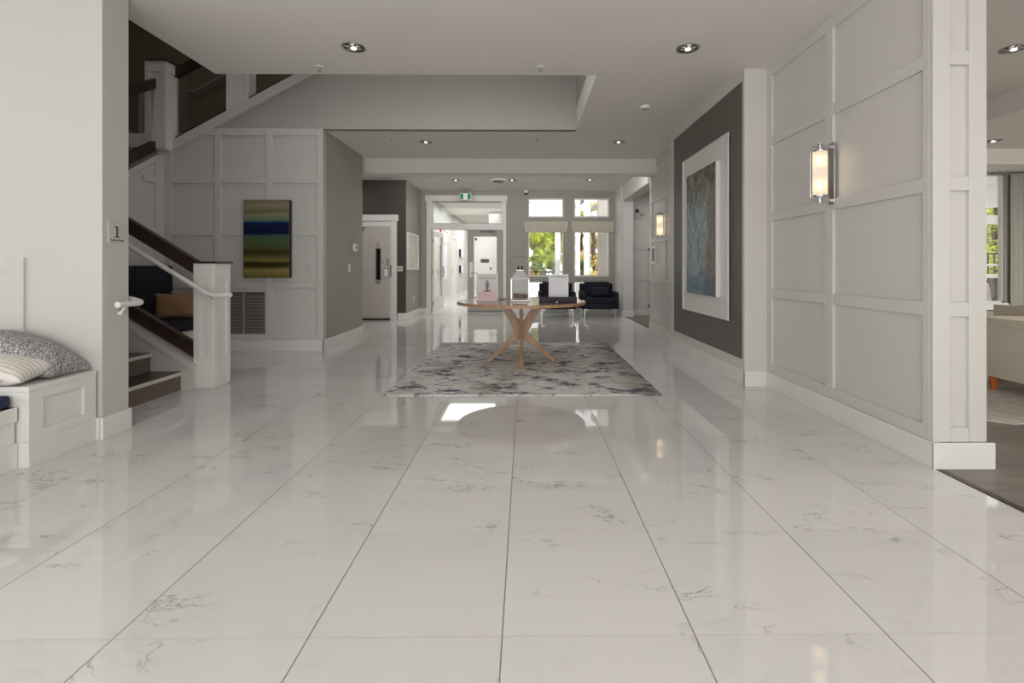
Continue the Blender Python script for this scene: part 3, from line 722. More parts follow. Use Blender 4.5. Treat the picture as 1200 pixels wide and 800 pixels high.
# second flight balustrade on the side wall
YQ = 5.2
zb1 = onX(187, 172, XS)[1]; yb1 = 6.8
s2 = .62
m = MB(); beam(m, (XS-.04, yb1, zb1+.0), (XS-.04, YQ, zb1-s2*(yb1-YQ)), .08, .13); sp(m, 'bottom_rail', 'darkwood')
m = MB(); beam(m, (XS-.04, yb1, zb1-.09), (XS-.04, YQ, zb1-.09-s2*(yb1-YQ)), .12, .05); sp(m, 'stringer_cap', 'riser')
zb2 = onX(186, 99, XS)[1]
m = MB(); beam(m, (XS-.04, yb1, zb2), (XS-.04, YQ, zb2-s2*(yb1-YQ)), .08, .13); sp(m, 'top_rail', 'darkwood')
m = MB(); m.prism([(yb1, zb1), (yb1, zb2), (YQ, zb2-s2*(yb1-YQ)), (YQ, zb1-s2*(yb1-YQ))], 'x', XS-.045, XS-.035); sp(m, 'glass_panel', 'glass')
# light metal rails on the dark stairwell walls
def handrail(name, pts, r, label, cat, mat='trim', br=()):
    o = MB().tube(pts, r, 14).obj(name, mat, smooth=True)
    recenter(o, pts[0]); tag(o, label, cat)
    for (p, q) in br:
        b = MB().tube([p, q], .009, 8).ball(q, .018, 10).obj('bracket', mat, o, smooth=True)
        b.matrix_parent_inverse = Matrix.Translation(-Vector(pts[0]))
    return o
def arc(p, n=6):
    """round the corners of a polyline"""
    out = [Vector(p[0])]
    for a, b, c in zip(p, p[1:], p[2:]):
        a, b, c = Vector(a), Vector(b), Vector(c); r = min(.06, (a-b).length/2, (c-b).length/2)
        s, e = b+(a-b).normalized()*r, b+(c-b).normalized()*r
        for i in range(n+1):
            t = i/n; out.append(s*(1-t)**2+b*2*t*(1-t)+e*t*t)
    out.append(Vector(p[-1])); return out
xh, zh = onY(246, 346, 4.64); xh2 = onY(271, 345, 4.64)[0]
pts = [(xh2, 4.64, .905), (xh, 4.64, .90), (xh-1.6, 4.64, .90+sl*1.6)]
handrail('stair_handrail', arc(pts), .021, 'white pipe handrail sloping down past the near face of the newel post', 'handrail', br=[((xh-.04, 4.64, .9), (xh-.04, 4.735, .83))])
pts = [(-2.80, 3.42, .905), (-2.80, 3.655, .905), (-3.0, 3.665, .95), (-4.6, 3.665, .95+sl*1.6)]
handrail('stair_handrail', arc(pts), .021, 'short white pipe handrail end curling round the wall end under the stair sign', 'handrail', br=[((-2.80, 3.50, .895), (-2.845, 3.50, .84))])
a = onY(222, 107, 8.2); b = onY(229, 107, 8.2); c = onY(262, 86, 8.2)
pts = [(a[0], 8.2, a[1]), (b[0], 8.2, b[1]), (c[0]+1.0, 8.2, c[1]+.55)]
handrail('stair_handrail', arc(pts), .022, 'pale handrail on the dark upper stairwell wall behind the glass', 'handrail', 'louver')

# stair sign
yv0, zv0 = onX(126, 281, XL); yv1, zv1 = onX(145.5, 258, XL)
t = thing('stair_sign', 'square grey stair sign with a black figure 1 on the wall end', 'sign', (XL, (yv0+yv1)/2, 1.405))
w2 = (yv1-yv0)/2
MB().box(0, .008, -w2, w2, -.077, .077, bev=.002).obj('plate', plain('sign_plate_grey', rgb(196, 193, 186), .5), t)
RX = (PI/2, 0, PI/2)
m = MB(); m.box(.008, .0095, -.008, .006, -.03, .042); m.box(.008, .0095, -.024, .022, -.036, -.028); m.box(.008, .0095, -.024, -.006, .034, .042); m.obj('numeral', 'ink', t)
text('lettering', 'MAIN STAIR', .019, 'ink', t, (.009, 0, -.055), RX, width=w2*1.55)

# ================================================================= WINDOW SEAT (left)
t = thing('corner_bench', 'white built-in raised bench end with a recessed side panel', 'bench', (-2.9, 3.1, 0))
def loc(mb, name, mat, par, **k):
    o = mb.obj(name, mat, par, **k); o.matrix_parent_inverse = Matrix.Translation(-Vector(par.location)); return o
bz = .468; bx1 = -2.885
m = MB(); m.box(-4.6, bx1-.016, 2.915, 3.352, 0, bz-.031)
f = (2.99, 3.26, .20, .385)
m.box(bx1-.015, bx1, 2.9, f[0], 0, bz-.03); m.box(bx1-.015, bx1, f[1], 3.352, 0, bz-.03); m.box(bx1-.015, bx1, f[0], f[1], 0, f[2]); m.box(bx1-.015, bx1, f[0], f[1], f[3], bz-.03)
m.box(-4.6, bx1-.0155, 2.9, 2.9145, 0, bz-.031)
loc(m, 'carcass', 'trim', t, bevel=.002)
loc(MB().box(-4.6, bx1+.004, 2.895, 3.352, bz-.03, bz), 'seat_top', 'trim', t, bevel=.003)
loc(MB().box(-2.96, bx1+.012, 2.888, 2.9, 0, .145).box(bx1, bx1+.012, 2.9, 3.34, 0, .145), 'plinth', 'trim', t, bevel=.003)
t = thing('built_in_bench', 'low white window seat running along the left edge', 'bench', (-3.2, 1.6, 0))
loc(MB().box(-3.7, -2.95, .2, 2.885, 0, .352).box(-3.7, -2.935, .2, 2.885, .27, .352), 'carcass', 'trim', t, bevel=.003)
loc(MB().box(-2.951, -2.932, .2, 2.885, 0, .145), 'plinth', 'trim', t, bevel=.003)
o = MB().box(-3.68, -2.965, .25, 2.88, .353, .425, bev=.02).obj('seat_cushion', 'navy', smooth=True); recenter(o, (-3.3, 1.6, .353)); tag(o, 'flat navy seat cushion on the low white window seat', 'cushion')
def pillow(name, w, h, t, mat, seg=18, pin=.10):
    bm = bmesh.new(); top = []; bot = []
    for i in range(seg+1):
        ra, rb = [], []
        for j in range(seg+1):
            u = -1+2*i/seg; v = -1+2*j/seg
            k = (max(0, 1-abs(u)**2.6)*max(0, 1-abs(v)**2.6))**.5
            x = u*w/2*(1-pin*(1-abs(u)**2)*0-pin*(1-v*v)*abs(u)**3*.9); y = v*h/2*(1-pin*(1-u*u)*abs(v)**3*.9)
            z = t/2*k*(1+.05*math.sin(5*u+3*v))
            ra.append(bm.verts.new((x, y, z)))
            rb.append(ra[-1] if i in (0, seg) or j in (0, seg) else bm.verts.new((x, y, -z*.9)))
        top.append(ra); bot.append(rb)
    for i in range(seg):
        for j in range(seg):
            bm.faces.new((top[i][j], top[i+1][j], top[i+1][j+1], top[i][j+1]))
            f = (bot[i][j], bot[i][j+1], bot[i+1][j+1], bot[i+1][j])
            if len(set(f)) > 2:
                try: bm.faces.new(f)
                except ValueError: pass
    me = bpy.data.meshes.new(name); bmesh.ops.recalc_face_normals(bm, faces=bm.faces[:]); bm.to_mesh(me); bm.free(); me.materials.append(M[mat])
    for p in me.polygons: p.use_smooth = True
    o = bpy.data.objects.new(name, me); C.objects.link(o); s = o.modifiers.new('sub', 'SUBSURF'); s.levels = 1; s.render_levels = 1
    return o
o = pillow('throw_pillow', .62, .31, .19, 'speckle'); o.location = (-3.185, 3.20, .608); o.rotation_euler = (math.radians(-2), math.radians(24), math.radians(2))
tag(o, 'speckled grey throw pillow leaning on the wall above the bench', 'pillow')
o = pillow('throw_pillow', .46, .42, .15, 'paper'); o.location = (-3.60, 3.10, .62); o.rotation_euler = (math.radians(10), math.radians(52), 0)
tag(o, 'plain white pillow at the left edge behind the cream pillow', 'pillow')
o = pillow('throw_pillow', .62, .34, .15, 'waves'); o.location = (-3.21, 2.975, .552); o.rotation_euler = (math.radians(8), math.radians(5), math.radians(9))
tag(o, 'cream throw pillow with wavy lines lying in front of the grey one', 'pillow')

# ================================================================= NAVY BANQUETTE behind the stairs
t = thing('banquette', 'navy upholstered banquette on a white base behind the stair railing', 'bench', (-4.6, 6, 0))
loc(MB().box(XS+.026, -4.37, 4.9, 6.90, 0, .34), 'base', 'trim', t, bevel=.004)
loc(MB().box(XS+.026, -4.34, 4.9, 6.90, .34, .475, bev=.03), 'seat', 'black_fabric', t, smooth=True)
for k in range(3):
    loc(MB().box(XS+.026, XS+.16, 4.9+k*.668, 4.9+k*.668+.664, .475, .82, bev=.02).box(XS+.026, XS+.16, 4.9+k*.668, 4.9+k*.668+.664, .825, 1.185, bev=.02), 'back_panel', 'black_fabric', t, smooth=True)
o = pillow('throw_pillow', .52, .36, .14, 'tan'); o.location = (-4.60, 6.58, .655); o.rotation_euler = (math.radians(78), 0, math.radians(28))
tag(o, 'tan leather-look pillow on the navy banquette behind the stairs', 'pillow')

# ================================================================= RUG, TABLE AND WHAT STANDS ON IT
rx0, ry0 = onZ(450, 464.5); rx1, _ = onZ(775, 462.8); _, ry1 = onZ(616, 402)
o = MB().box(rx0, rx1, ry0, ry1, .001, .013, bev=.003).obj('area_rug', 'rug'); recenter(o, ((rx0+rx1)/2, (ry0+ry1)/2, 0))
tag(o, 'abstract grey, beige and navy rug under the round table', 'rug')
TX, TY = onZ(611, 425.5); TY = 6.02
t = thing('round_table', 'round wooden table with crossed honey oak legs on the abstract rug', 'table', (TX, TY, .013))
R = .775; th = .757-.013
MB().lathe([(0, th-.034), (R-.03, th-.034), (R, th-.012), (R+.002, th-.006), (R-.004, th), (0, th)], 96).obj('tabletop', 'oaktop', t, smooth=True)
MB().lathe([(R-.028, th-.036), (R+.0025, th-.0125), (R+.0035, th-.006), (R+.0025, th-.001), (R-.0, th-.0005), (R-.0, th-.034)], 96).obj('edge_band', 'oak', t, smooth=True)
MB().lathe([(0, th-.05), (.29, th-.05), (.29, th-.0345), (0, th-.0345)], 48).obj('mounting_plate', 'oak', t)
for k in range(4):
    a = k*PI/2
    m = MB(); q = .36
    # boomerang leg in its radial plane: (radius, height)
    prof = [(.43, 0), (.385, 0), (.055, q-.075), (.0, q-.11), (.0, q+.10), (.155, th-.05), (.245, th-.05), (.083, q-.0)]
    hw = .021
    m.prism(prof, 'y', -hw, hw)
    o = m.obj('leg', 'oak', t, bevel=.006); o.rotation_euler = (0, 0, a)
TT = .759
# sign holder
def at_top(px, Y): return onY(px, 350, Y)[0]
def frame_sign(px0, px1, ytop, Y, name, label, rz):
    a, zt = onY(px0, ytop, Y); b, _ = onY(px1, ytop, Y)
    t = thing(name, label, 'sign', ((a+b)/2, Y, TT), rz); return t, (b-a)/2, zt-TT
t, w2, H = frame_sign(558.5, 583.5, 320.5, 5.95, 'sign_holder', 'clear framed yoga class sign with grey and pink poster on table', .0)
m = MB(); e = .012; m.box(-w2, -w2+e, -.012, .012, 0, H); m.box(w2-e, w2, -.012, .012, 0, H); m.box(-w2+e, w2-e, -.012, .012, 0, e); m.box(-w2+e, w2-e, -.012, .012, H-e, H)
m.obj('frame', 'plastic', t, bevel=.003)
MB().box(-w2+e, w2-e, -.004, .004, e, H-e).obj('poster', 'yoga', t)
text('lettering', 'YOGA CLASS', .03, 'ink', t, (0, -.006, H*.83), FACE, width=w2*1.55)
m = MB(); m.lathe([(.066, 0), (.068, 0), (.068, .001), (.066, .001)], 40, Matrix.Translation((0, -.005, H*.55)) @ Matrix.Rotation(PI/2, 4, 'X')); m.obj('ring_print', 'greyink', t)
m = MB()
def blob(pts): m.tube([(x, -.0055, z) for x, z, r in pts], [r for x, z, r in pts], 6)
k = H*.40
m.ball((0, -.006, k+.085), .011, 10, (1, .15, 1)); blob([(0, k+.075, .006), (0, k+.03, .012), (0, k+.005, .015)]); blob([(-.045, k-.005, .006), (0, k-.012, .010), (.045, k-.005, .006)])
blob([(0, k+.06, .005), (-.028, k+.035, .004), (-.012, k+.10, .004), (0, k+.125, .003)]); blob([(0, k+.06, .005), (.026, k+.035, .004), (.01, k+.10, .004), (0, k+.125, .003)])
m.obj('yoga_figure_print', 'pinkink', t)
MB().box(-w2+.0, w2, -.04, .04, 0, .004).obj('base', 'glass2', t)
# schedule
t, w2, H = frame_sign(642.5, 665, 322, 5.92, 'schedule_stand', 'white printed schedule sheet in acrylic stand behind navy tray', .0)
MB().box(-w2, w2, -.003, .0, .012, H).obj('sheet', 'paper', t)
m = MB()
for r in range(11):
    z = .03+(H-.06)*r/11
    m.box(-w2+.01, w2-.01, -.004, -.003, z, z+.0015)
    for c in range(5):
        for q in range(2): m.box(-w2+.014+c*(2*w2-.02)/5, -w2+.014+c*(2*w2-.02)/5+.026, -.004, -.003, z+.005+q*.006, z+.0075+q*.006)
for c in range(6): m.box(-w2+.01+c*(2*w2-.021)/5, -w2+.0112+c*(2*w2-.021)/5, -.004, -.003, .03, H-.03)
m.obj('table_print', 'greyink', t)
MB().box(-w2+.012, w2-.012, -.0045, -.003, H-.034, H-.016).obj('header_bar', 'greyink', t)
text('lettering', 'SCHEDULE', .016, 'ink', t, (0, -.006, H-.025), FACE)
m = MB(); m.box(-w2-.003, w2+.003, -.007, -.005, .006, H+.004); m.obj('acrylic_cover', 'glass', t)
m = MB(); m.box(-w2-.003, w2+.003, -.005, .08, 0, .006); m.obj('base', 'glass2', t)
# tray
xa1, _ = onY(632, 350, 5.75); xb1, _ = onY(675.5, 350, 5.75)
t = thing('serving_tray', 'navy lacquered rectangular tray on the right of the table', 'tray', ((xa1+xb1)/2, 5.80, TT), .0)
w2 = (xb1-xa1)/2; hh = .062; d = .12
MB().box(-w2, w2, -d, d, 0, .008).obj('base', 'navy', t)
m = MB(); m.box(-w2, w2, -d, -d+.008, .008, hh); m.box(-w2, w2, d-.008, d, .008, hh); m.box(-w2, -w2+.008, -d+.008, d-.008, .008, hh); m.box(w2-.008, w2, -d+.008, d-.008, .008, hh)
m.obj('rim', plain('navy_lacquer', rgb(13, 15, 30), .55), t, bevel=.002)
bpy.data.objects['schedule_stand'].location.z = TT+.008; bpy.data.objects['schedule_stand'].location.y = 5.80
# tray handle lip
MB().tube([(-w2-.001, -.05, hh-.012), (-w2-.035, -.05, hh-.008), (-w2-.035, .05, hh-.008), (-w2-.001, .05, hh-.012)], .006, 8).obj('handle', 'steel', t, smooth=True)
# crystal ornament in front of the tray
xo1, _ = onY(653, 352, 5.6)
t = thing('glass_ornament', 'tiny clear faceted glass ornament in front of the navy tray', 'ornament', (xo1, 5.60, TT))
MB().lathe([(0, 0), (.018, 0), (.020, .01), (.012, .018), (0, .018)], 8).obj('base', 'chrome', t)
MB().lathe([(0, .018), (.012, .019), (.016, .034), (.006, .056), (0, .06)], 6).obj('crystal', 'glass2', t)
# pen / card
xo1, _ = onY(588, 349, 6.25)
o = MB().box(-.05, .05, -.03, .03, 0, .004, bev=.001).obj('coaster', 'darkwood'); o.location = (xo1, 6.25, TT); o.rotation_euler = (0, 0, .3); tag(o, 'small flat dark coaster between yoga sign and lantern', 'coaster')
# lantern
xl0, _ = onY(598.5, 350, 5.85); xl1, _ = onY(620.5, 350, 5.85)
t = thing('lantern', 'square glass and chrome candle lantern with ring handle on table', 'lantern', ((xl0+xl1)/2, 5.93, TT), .0)
w = (xl1-xl0)/2-.003; hb = .03; hg = .265-.02
lz = lambda y: onY(609, y, 5.85)[1]-TT
hg = lz(327.5); hr = lz(317); hr2 = lz(313.5); hk = lz(309)
MB().box(-w-.006, w+.006, -w-.006, w+.006, 0, .022, bev=.004).obj('base', 'steel', t)
for sx in (-1, 1):
    for sy2 in (-1, 1): MB().box(sx*w-.004*sx-.004, sx*w-.004*sx+.004, sy2*w-.004*sy2-.004, sy2*w-.004*sy2+.004, .028, hg).obj('corner_post', 'chrome', t)
for (a, b, c, d) in ((-w+.01, w-.01, -w+.004, -w+.007), (-w+.01, w-.01, w-.007, w-.004), (-w+.004, -w+.007, -w+.01, w-.01), (w-.007, w-.004, -w+.01, w-.01)):
    MB().box(a, b, c, d, .028, hg).obj('glass_pane', 'glass', t)
MB().box(-w-.008, w+.008, -w-.008, w+.008, hg, hg+.014, bev=.004).obj('roof_rim', 'steel', t)
m = MB(); q = .036; zz = hg+.014
v = [(-w, -w, zz), (w, -w, zz), (w, w, zz), (-w, w, zz), (-q, -q, hr), (q, -q, hr), (q, q, hr), (-q, q, hr)]
V = [m.bm.verts.new(p) for p in v]
for f in ((0, 1, 5, 4), (1, 2, 6, 5), (2, 3, 7, 6), (3, 0, 4, 7), (4, 5, 6, 7), (3, 2, 1, 0)): m.bm.faces.new([V[i] for i in f])
m.obj('roof', 'steel', t)
m = MB(); m.box(-q-.006, q+.006, -q-.006, q+.006, hr, hr+.01, bev=.002); m.obj('collar', 'chrome', t)
for s in (-1, 1): MB().lathe([(0, 0), (.012, 0), (.014, .02), (.008, .045), (0, .045)], 12, Matrix.Translation((s*.022, 0, hr+.01))).obj('lug', 'black', t, smooth=True)
rr = .07; zc = hr+.055+rr*.75
MB().tube([(rr*math.sin(b)*1.0, 0, zc-rr*math.cos(b)) for b in [math.radians(25+310*i/30) for i in range(31)]], .004, 8).obj('ring_handle', 'chrome', t, smooth=True)
for (dx, dy, rr, sc, lb) in ((-.045, -.02, .036, (1, 1, .9), 'brown dried pod standing left inside the glass lantern'), (.012, -.03, .032, (1.1, 1, .9), 'brown dried pod in the middle inside the glass lantern'), (.06, .02, .028, (1, 1, .9), 'smaller brown dried pod at right inside the glass lantern')):
    m = MB(); m.ball((0, 0, rr*.9), rr, 14, sc)
    for v in m.bm.verts: v.co *= 1+.12*math.sin(9*math.atan2(v.co.y, v.co.x))
    o = m.obj('dried_pod', plain('pod_brown', rgb(120, 84, 56), .8, var=.3, vs=60), smooth=True); o.location = ((xl0+xl1)/2+dx, 5.93+dy, TT+.029); tag(o, lb, 'decoration', 'dried pods in the lantern')

# ================================================================= ARMCHAIRS at the windows
def armchair(label, loc, first=None):
    if first: return dup(first, loc, label=label)
    t = thing('armchair', label, 'armchair', loc, 0, 'navy armchairs by the windows')
    W, D = .43, .40
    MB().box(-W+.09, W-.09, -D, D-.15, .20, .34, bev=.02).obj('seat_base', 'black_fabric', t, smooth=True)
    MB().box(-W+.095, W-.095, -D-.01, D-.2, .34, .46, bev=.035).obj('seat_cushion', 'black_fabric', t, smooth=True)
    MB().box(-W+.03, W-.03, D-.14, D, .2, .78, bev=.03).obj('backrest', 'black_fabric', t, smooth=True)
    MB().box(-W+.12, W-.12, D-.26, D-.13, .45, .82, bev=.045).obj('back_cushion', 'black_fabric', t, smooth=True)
    for s in (-1, 1):
        x0, x1 = (s*W, s*(W-.09)) if s < 0 else (W-.09, W)
        MB().box(x0, x1, -D, D-.1, .2, .60, bev=.03).obj('armrest', 'black_fabric', t, smooth=True)
    for sx in (-1, 1):
        for s2 in (-1, 1):
            m = MB(); x = sx*(W-.06); y = s2*(D-.07)
            m.prism([(x, .2), (x-sx*.11, .2), (x-sx*.10, .175), (x-sx*.035, .165), (x-sx*.02, 0), (x, 0)], 'y', y-.012, y+.012); m.obj('leg', 'steel', t)
    return t
YC = 11.75
c1 = armchair('black-navy armchair with chrome legs, rightmost, wholly visible beside the table edge', (onY(700.5, 360, YC)[0], YC, 0))
c2 = armchair('black-navy armchair behind the table, mostly hidden by tray and schedule', (onY(652, 360, YC)[0], YC, 0), c1)
o = pillow('throw_pillow', .44, .26, .14, 'black_fabric'); cx = onY(703, 345, 11.6)[0]; o.location = (cx, 11.60, .585); o.rotation_euler = (math.radians(76), 0, 0); tag(o, 'small black lumbar pillow on the rightmost armchair', 'pillow')
o = pillow('throw_pillow', .40, .40, .14, 'black_fabric'); cx = onY(645, 345, 11.6)[0]; o.location = (cx, 11.62, .655); o.rotation_euler = (math.radians(76), 0, .2); tag(o, 'square black pillow on the armchair hidden behind the table', 'pillow')

# ================================================================= RIGHT WALL: art, sconces
ya, za1 = onX(800.2, 190, XF-.02); yb, zb = onX(853.8, 155, XF-.02)
top = (za1+zb)/2; bot = (onX(800.2, 361.5, XF-.02)[1]+onX(853.8, 376, XF-.02)[1])/2
t = thing('framed_abstract', 'large white shadow-box frame holding a blue and rust abstract canvas', 'painting', (XF+.006, (ya+yb)/2, (top+bot)/2))
w2 = (ya-yb)/2; h2 = (top-bot)/2
MB().box(-.02, -.001, -w2, w2, -h2, h2).obj('mat_board', 'trim', t)
m = MB(); e = .018; m.box(-.035, -.001, -w2, -w2+e, -h2, h2); m.box(-.035, -.001, w2-e, w2, -h2, h2); m.box(-.035, -.001, -w2+e, w2-e, -h2, -h2+e); m.box(-.035, -.001, -w2+e, w2-e, h2-e, h2)
m.obj('frame', 'trim', t, bevel=.002)
yc0, _ = onX(804.5, 200, XF-.06); yc1, _ = onX(838.5, 200, XF-.06)
ct = (onX(804.5, 208, XF-.06)[1]+onX(838.5, 188, XF-.06)[1])/2; cb = (onX(804.5, 343, XF-.06)[1]+onX(838.5, 347.5, XF-.06)[1])/2
my = (ya+yb)/2; mz = (top+bot)/2
MB().box(-.064, -.066, yc1-my+.003, yc0-my-.003, cb-mz, ct-mz).obj('painting', 'abstract', t)
MB().box(-.063, -.02, yc1-my, yc0-my, cb-mz-.002, ct-mz+.002).obj('canvas_sides', 'trim', t)
def sconce(loc, label, first=None):
    if first: return dup(first, loc, label=label)
    t = thing('wall_sconce', label, 'sconce', loc, 0, 'chrome wall sconces')
    MB().box(-.012, 0, -.035, .035, -.235, .235, bev=.002).obj('backplate', 'chrome', t)
    for s in (-1, 1):
        MB().box(-.10, -.012, -.012, .012, s*.205-.012, s*.205+.012, bev=.002).obj('bracket', 'chrome', t)
        MB().lathe([(0, -.02), (.022, -.02), (.022, -.014), (.014, -.008), (.014, .012), (.02, .016), (.02, .022), (0, .022)], 20, Matrix.Translation((-.10, 0, s*.205))).obj('finial', 'chrome', t, smooth=True)
        MB().lathe([(0, 0), (.05, 0), (.05, .012), (0, .012)], 24, Matrix.Translation((-.10, 0, s*.178-(.012 if s > 0 else 0)))).obj('end_cap', 'chrome', t, smooth=True)
        b = MB().lathe([(0, -.045), (.016, -.03), (.02, 0), (.016, .03), (0, .045)], 16, Matrix.Translation((-.10, 0, s*.095))).obj('bulb', 'bulb', t, smooth=True)
    MB().lathe([(.046, -.168), (.049, -.168), (.049, .168), (.046, .168)], 32, Matrix.Translation((-.10, 0, 0))).obj('glass_shade', 'frost', t, smooth=True)
    MB().tube(arc([(-.10, 0, .205), (-.175, 0, .205), (-.175, 0, -.205), (-.10, 0, -.205)]), .003, 8).obj('loop_rod', 'chrome', t, smooth=True)
    return t
ys, zsn = onX(976, 203.5, XR); s1 = sconce((XR, ys, zsn), 'near chrome wall sconce with frosted tube shade on the right panelled wall')
ys2, zsn2 = onX(780, 264, XR); sconce((XR-.0, ys2, zsn2), 'far glowing chrome wall sconce left of the large framed abstract', s1)
yq, zq = onX(767.5, 298.5, XR)
t = thing('wall_panel_device', 'narrow white keypad on the wall below the far sconce', 'keypad', (XR, yq, zq))
MB().box(-.03, 0, -.14, .14, -.16, .16, bev=.004).obj('housing', 'plastic', t); MB().box(-.034, -.03, -.10, .10, -.12, .12).obj('screen', 'louver', t)
# corridor door pull
xk, zk = onY(761, 292, 11.9); zk2 = onY(761, 358.5, 11.9)[1]
t = thing('door_pull', 'tall black vertical pull bar in the side corridor', 'door handle', (xk+.03, 11.985, 0))
MB().tube([(.03, -.09, zk2-.05), (.03, -.09, zk+.05)], .016).obj('bar', 'black', t, smooth=True)
for z in (zk, zk2): MB().lathe([(0, 0), (.04, 0), (.04, .02), (.02, .03), (.02, .09), (0, .09)], 16, Matrix.Translation((.0, 0, z)) @ Matrix.Rotation(PI/2, 4, 'X')).obj('standoff', 'black', t, smooth=True)
xk, zk = onY(747, 248.5, 11.95)
t = thing('wall_spotlight', 'small dark and chrome spotlight on the corridor wall beyond the column', 'light', (xk, 11.985, zk))
MB().tube([(0, 0, 0), (0, -.08, 0), (.06, -.10, -.05)], .012).obj('arm', 'steel', t, smooth=True); MB().ball((0, -.02, .03), .045).obj('mount', 'black', t, smooth=True); MB().ball((.1, -.11, -.07), .04, 12, (1.5, 1, .7)).obj('head', 'chrome', t, smooth=True)

# ================================================================= CEILING FITTINGS
def downlight(loc, label, first=None, group='recessed ceiling downlights'):
    if first: return dup(first, loc, label=label)
    t = thing('downlight', label, 'downlight', loc, 0, group)
    MB().lathe([(.088, 0), (.100, -.004), (.104, -.001), (.104, 0)], 40).obj('trim_ring', 'steel', t, smooth=True)
    MB().lathe([(.088, 0), (.086, -.002), (.055, .002), (.0, .004)], 40).obj('reflector', 'chrome', t, smooth=True)
    MB().lathe([(0, .002), (.02, -.004), (.026, -.010), (.02, -.016), (0, -.018)], 20).obj('lamp', 'lamp', t, smooth=True)
    m = MB()
    for k in range(6):
        a = k*PI/3; m.box(.03, .085, -.006, .006, -.004, .0, mat=Matrix.Rotation(a, 4, 'Z'))
    m.obj('baffle', 'black', t)
    return t
dl = [(414.5, 56, 'large chrome downlight, left of the near pair in the ceiling'), (806, 57, 'large chrome downlight, right of the near pair in the ceiling'),
      (499, 166.3, 'small downlight in the middle ceiling, left, before the beam'), (725, 166.3, 'small downlight in the middle ceiling, right, before the beam'),
      (534, 211, 'small far downlight beyond the beam, above the exit sign'), (691, 210.5, 'small far downlight beyond the beam, above the right window'),
      (600, 211, 'small far downlight beyond the beam touching the round ceiling vent')]
d1 = None
for (x, y, lb) in dl:
    X, Y = onZ(x, y, Z-.002); d1q = downlight((X, Y, Z-.001), lb, d1)
    d1 = d1 or d1q
X, Y = onZ(1188, 57, Z); downlight((X, Y, Z-.001), 'downlight in the side room ceiling, top right of frame', d1)
X, Y = onZ(1164, 165, 2.86); downlight((X, Y, 2.86-.001), 'downlight in the lower side room ceiling below the beam', d1)
def sprinkler(loc, label, first=None):
    if first: return dup(first, loc, label=label)
    t = thing('sprinkler', label, 'sprinkler', loc, 0, 'ceiling sprinklers')
    MB().lathe([(0, 0), (.035, 0), (.035, -.006), (.012, -.012), (0, -.012)], 20).obj('escutcheon', 'plastic', t, smooth=True)
    m = MB(); m.tube([(.012, 0, -.012), (.014, 0, -.03), (0, 0, -.045)], .003, 6); m.tube([(-.012, 0, -.012), (-.014, 0, -.03), (0, 0, -.045)], .003, 6); m.lathe([(0, -.045), (.018, -.046), (.018, -.049), (0, -.049)], 12); m.obj('head', 'steel', t)
    return t
s0 = None
for (x, y, lb) in ((374, 77.5, 'small sprinkler head near the left ceiling edge of the opening'), (633.5, 78, 'small sprinkler head in front of the ceiling opening, right of centre'), (459, 160, 'small sprinkler head left of the middle left downlight'),
                   (629.5, 161.5, 'small sprinkler head just beyond the ceiling opening, centre'), (536.5, 218.5, 'tiny sprinkler head in front of the exit sign'), (661, 214.5, 'tiny sprinkler head beyond the beam left of the right far downlight'), (456, 208, 'small sprinkler head above the elevator')):
    X, Y = onZ(x, y, Z-.001); q = sprinkler((X, min(Y, 12.4), Z-.0005), lb, s0); s0 = s0 or q
X, Y = onZ(756.5, 124.5, Z)
t = thing('smoke_detector', 'round beige smoke detector in the ceiling near the grey feature wall', 'smoke detector', (X, Y, Z))
MB().lathe([(0, 0), (.06, 0), (.06, -.012), (.045, -.03), (0, -.034)], 32).obj('housing', 'plastic', t, smooth=True); MB().lathe([(.03, -.033), (.038, -.031), (.038, -.036), (.03, -.038)], 24).obj('sensor_ring', 'greyplastic', t)
X, Y = onZ(584, 211.5, Z)
t = thing('ceiling_vent', 'round white and grey ceiling vent beyond the beam', 'vent', (X, Y, Z))
MB().lathe([(.2, 0), (.2, -.01), (.15, -.02), (.13, -.012), (.13, 0)], 40).obj('ring', 'plastic', t, smooth=True); MB().lathe([(0, -.035), (.12, -.03), (.14, -.012), (0, -.012)], 40).obj('cone', 'greyplastic', t, smooth=True)
# exit sign
X, Zt = onY(538.8, 226.4, 12.2); X2, Zb = onY(552.3, 234, 12.2)
t = thing('exit_sign', 'green and white running man exit sign hung above the entrance doorway', 'sign', ((X+X2)/2, 12.2, (Zt+Zb)/2))
w2 = (X2-X)/2; h2 = (Zt-Zb)/2
MB().box(-w2, w2, -.02, .02, -h2, h2, bev=.004).obj('housing', 'plastic', t)
for s in (-1, 1): MB().box(s*w2*.62-w2*.28, s*w2*.62+w2*.28, -.023, -.02, -h2*.82, h2*.82).obj('green_panel', 'green', t)
MB().box(-w2*.3, w2*.3, -.0225, -.02, -h2*.82, h2*.82).obj('white_panel', 'exitwhite', t)
m = MB(); m.ball((.012, -.024, .045), .011, 10, (1, .2, 1)); m.tube([(.008, -.024, .03), (-.002, -.024, 0), (.018, -.024, -.022), (.012, -.024, -.052)], .006, 6); m.tube([(-.002, -.024, 0), (-.016, -.024, -.025), (-.036, -.024, -.028)], .006, 6); m.tube([(.006, -.024, .026), (.028, -.024, .012), (.038, -.024, .024)], .0045, 6); m.tube([(.006, -.024, .026), (-.018, -.024, .02), (-.026, -.024, .002)], .0045, 6)
m.obj('running_figure', plain('figure_green', rgb(10, 70, 50), .5), t)
MB().tube([(0, 0, h2), (0, 0, Z-(Zt+Zb)/2)], .012).box(-.09, .09, -.03, .03, Z-(Zt+Zb)/2-.02, Z-(Zt+Zb)/2).obj('mount', 'louver', t)
X, zz = onY(616.5, 226, 12.4)
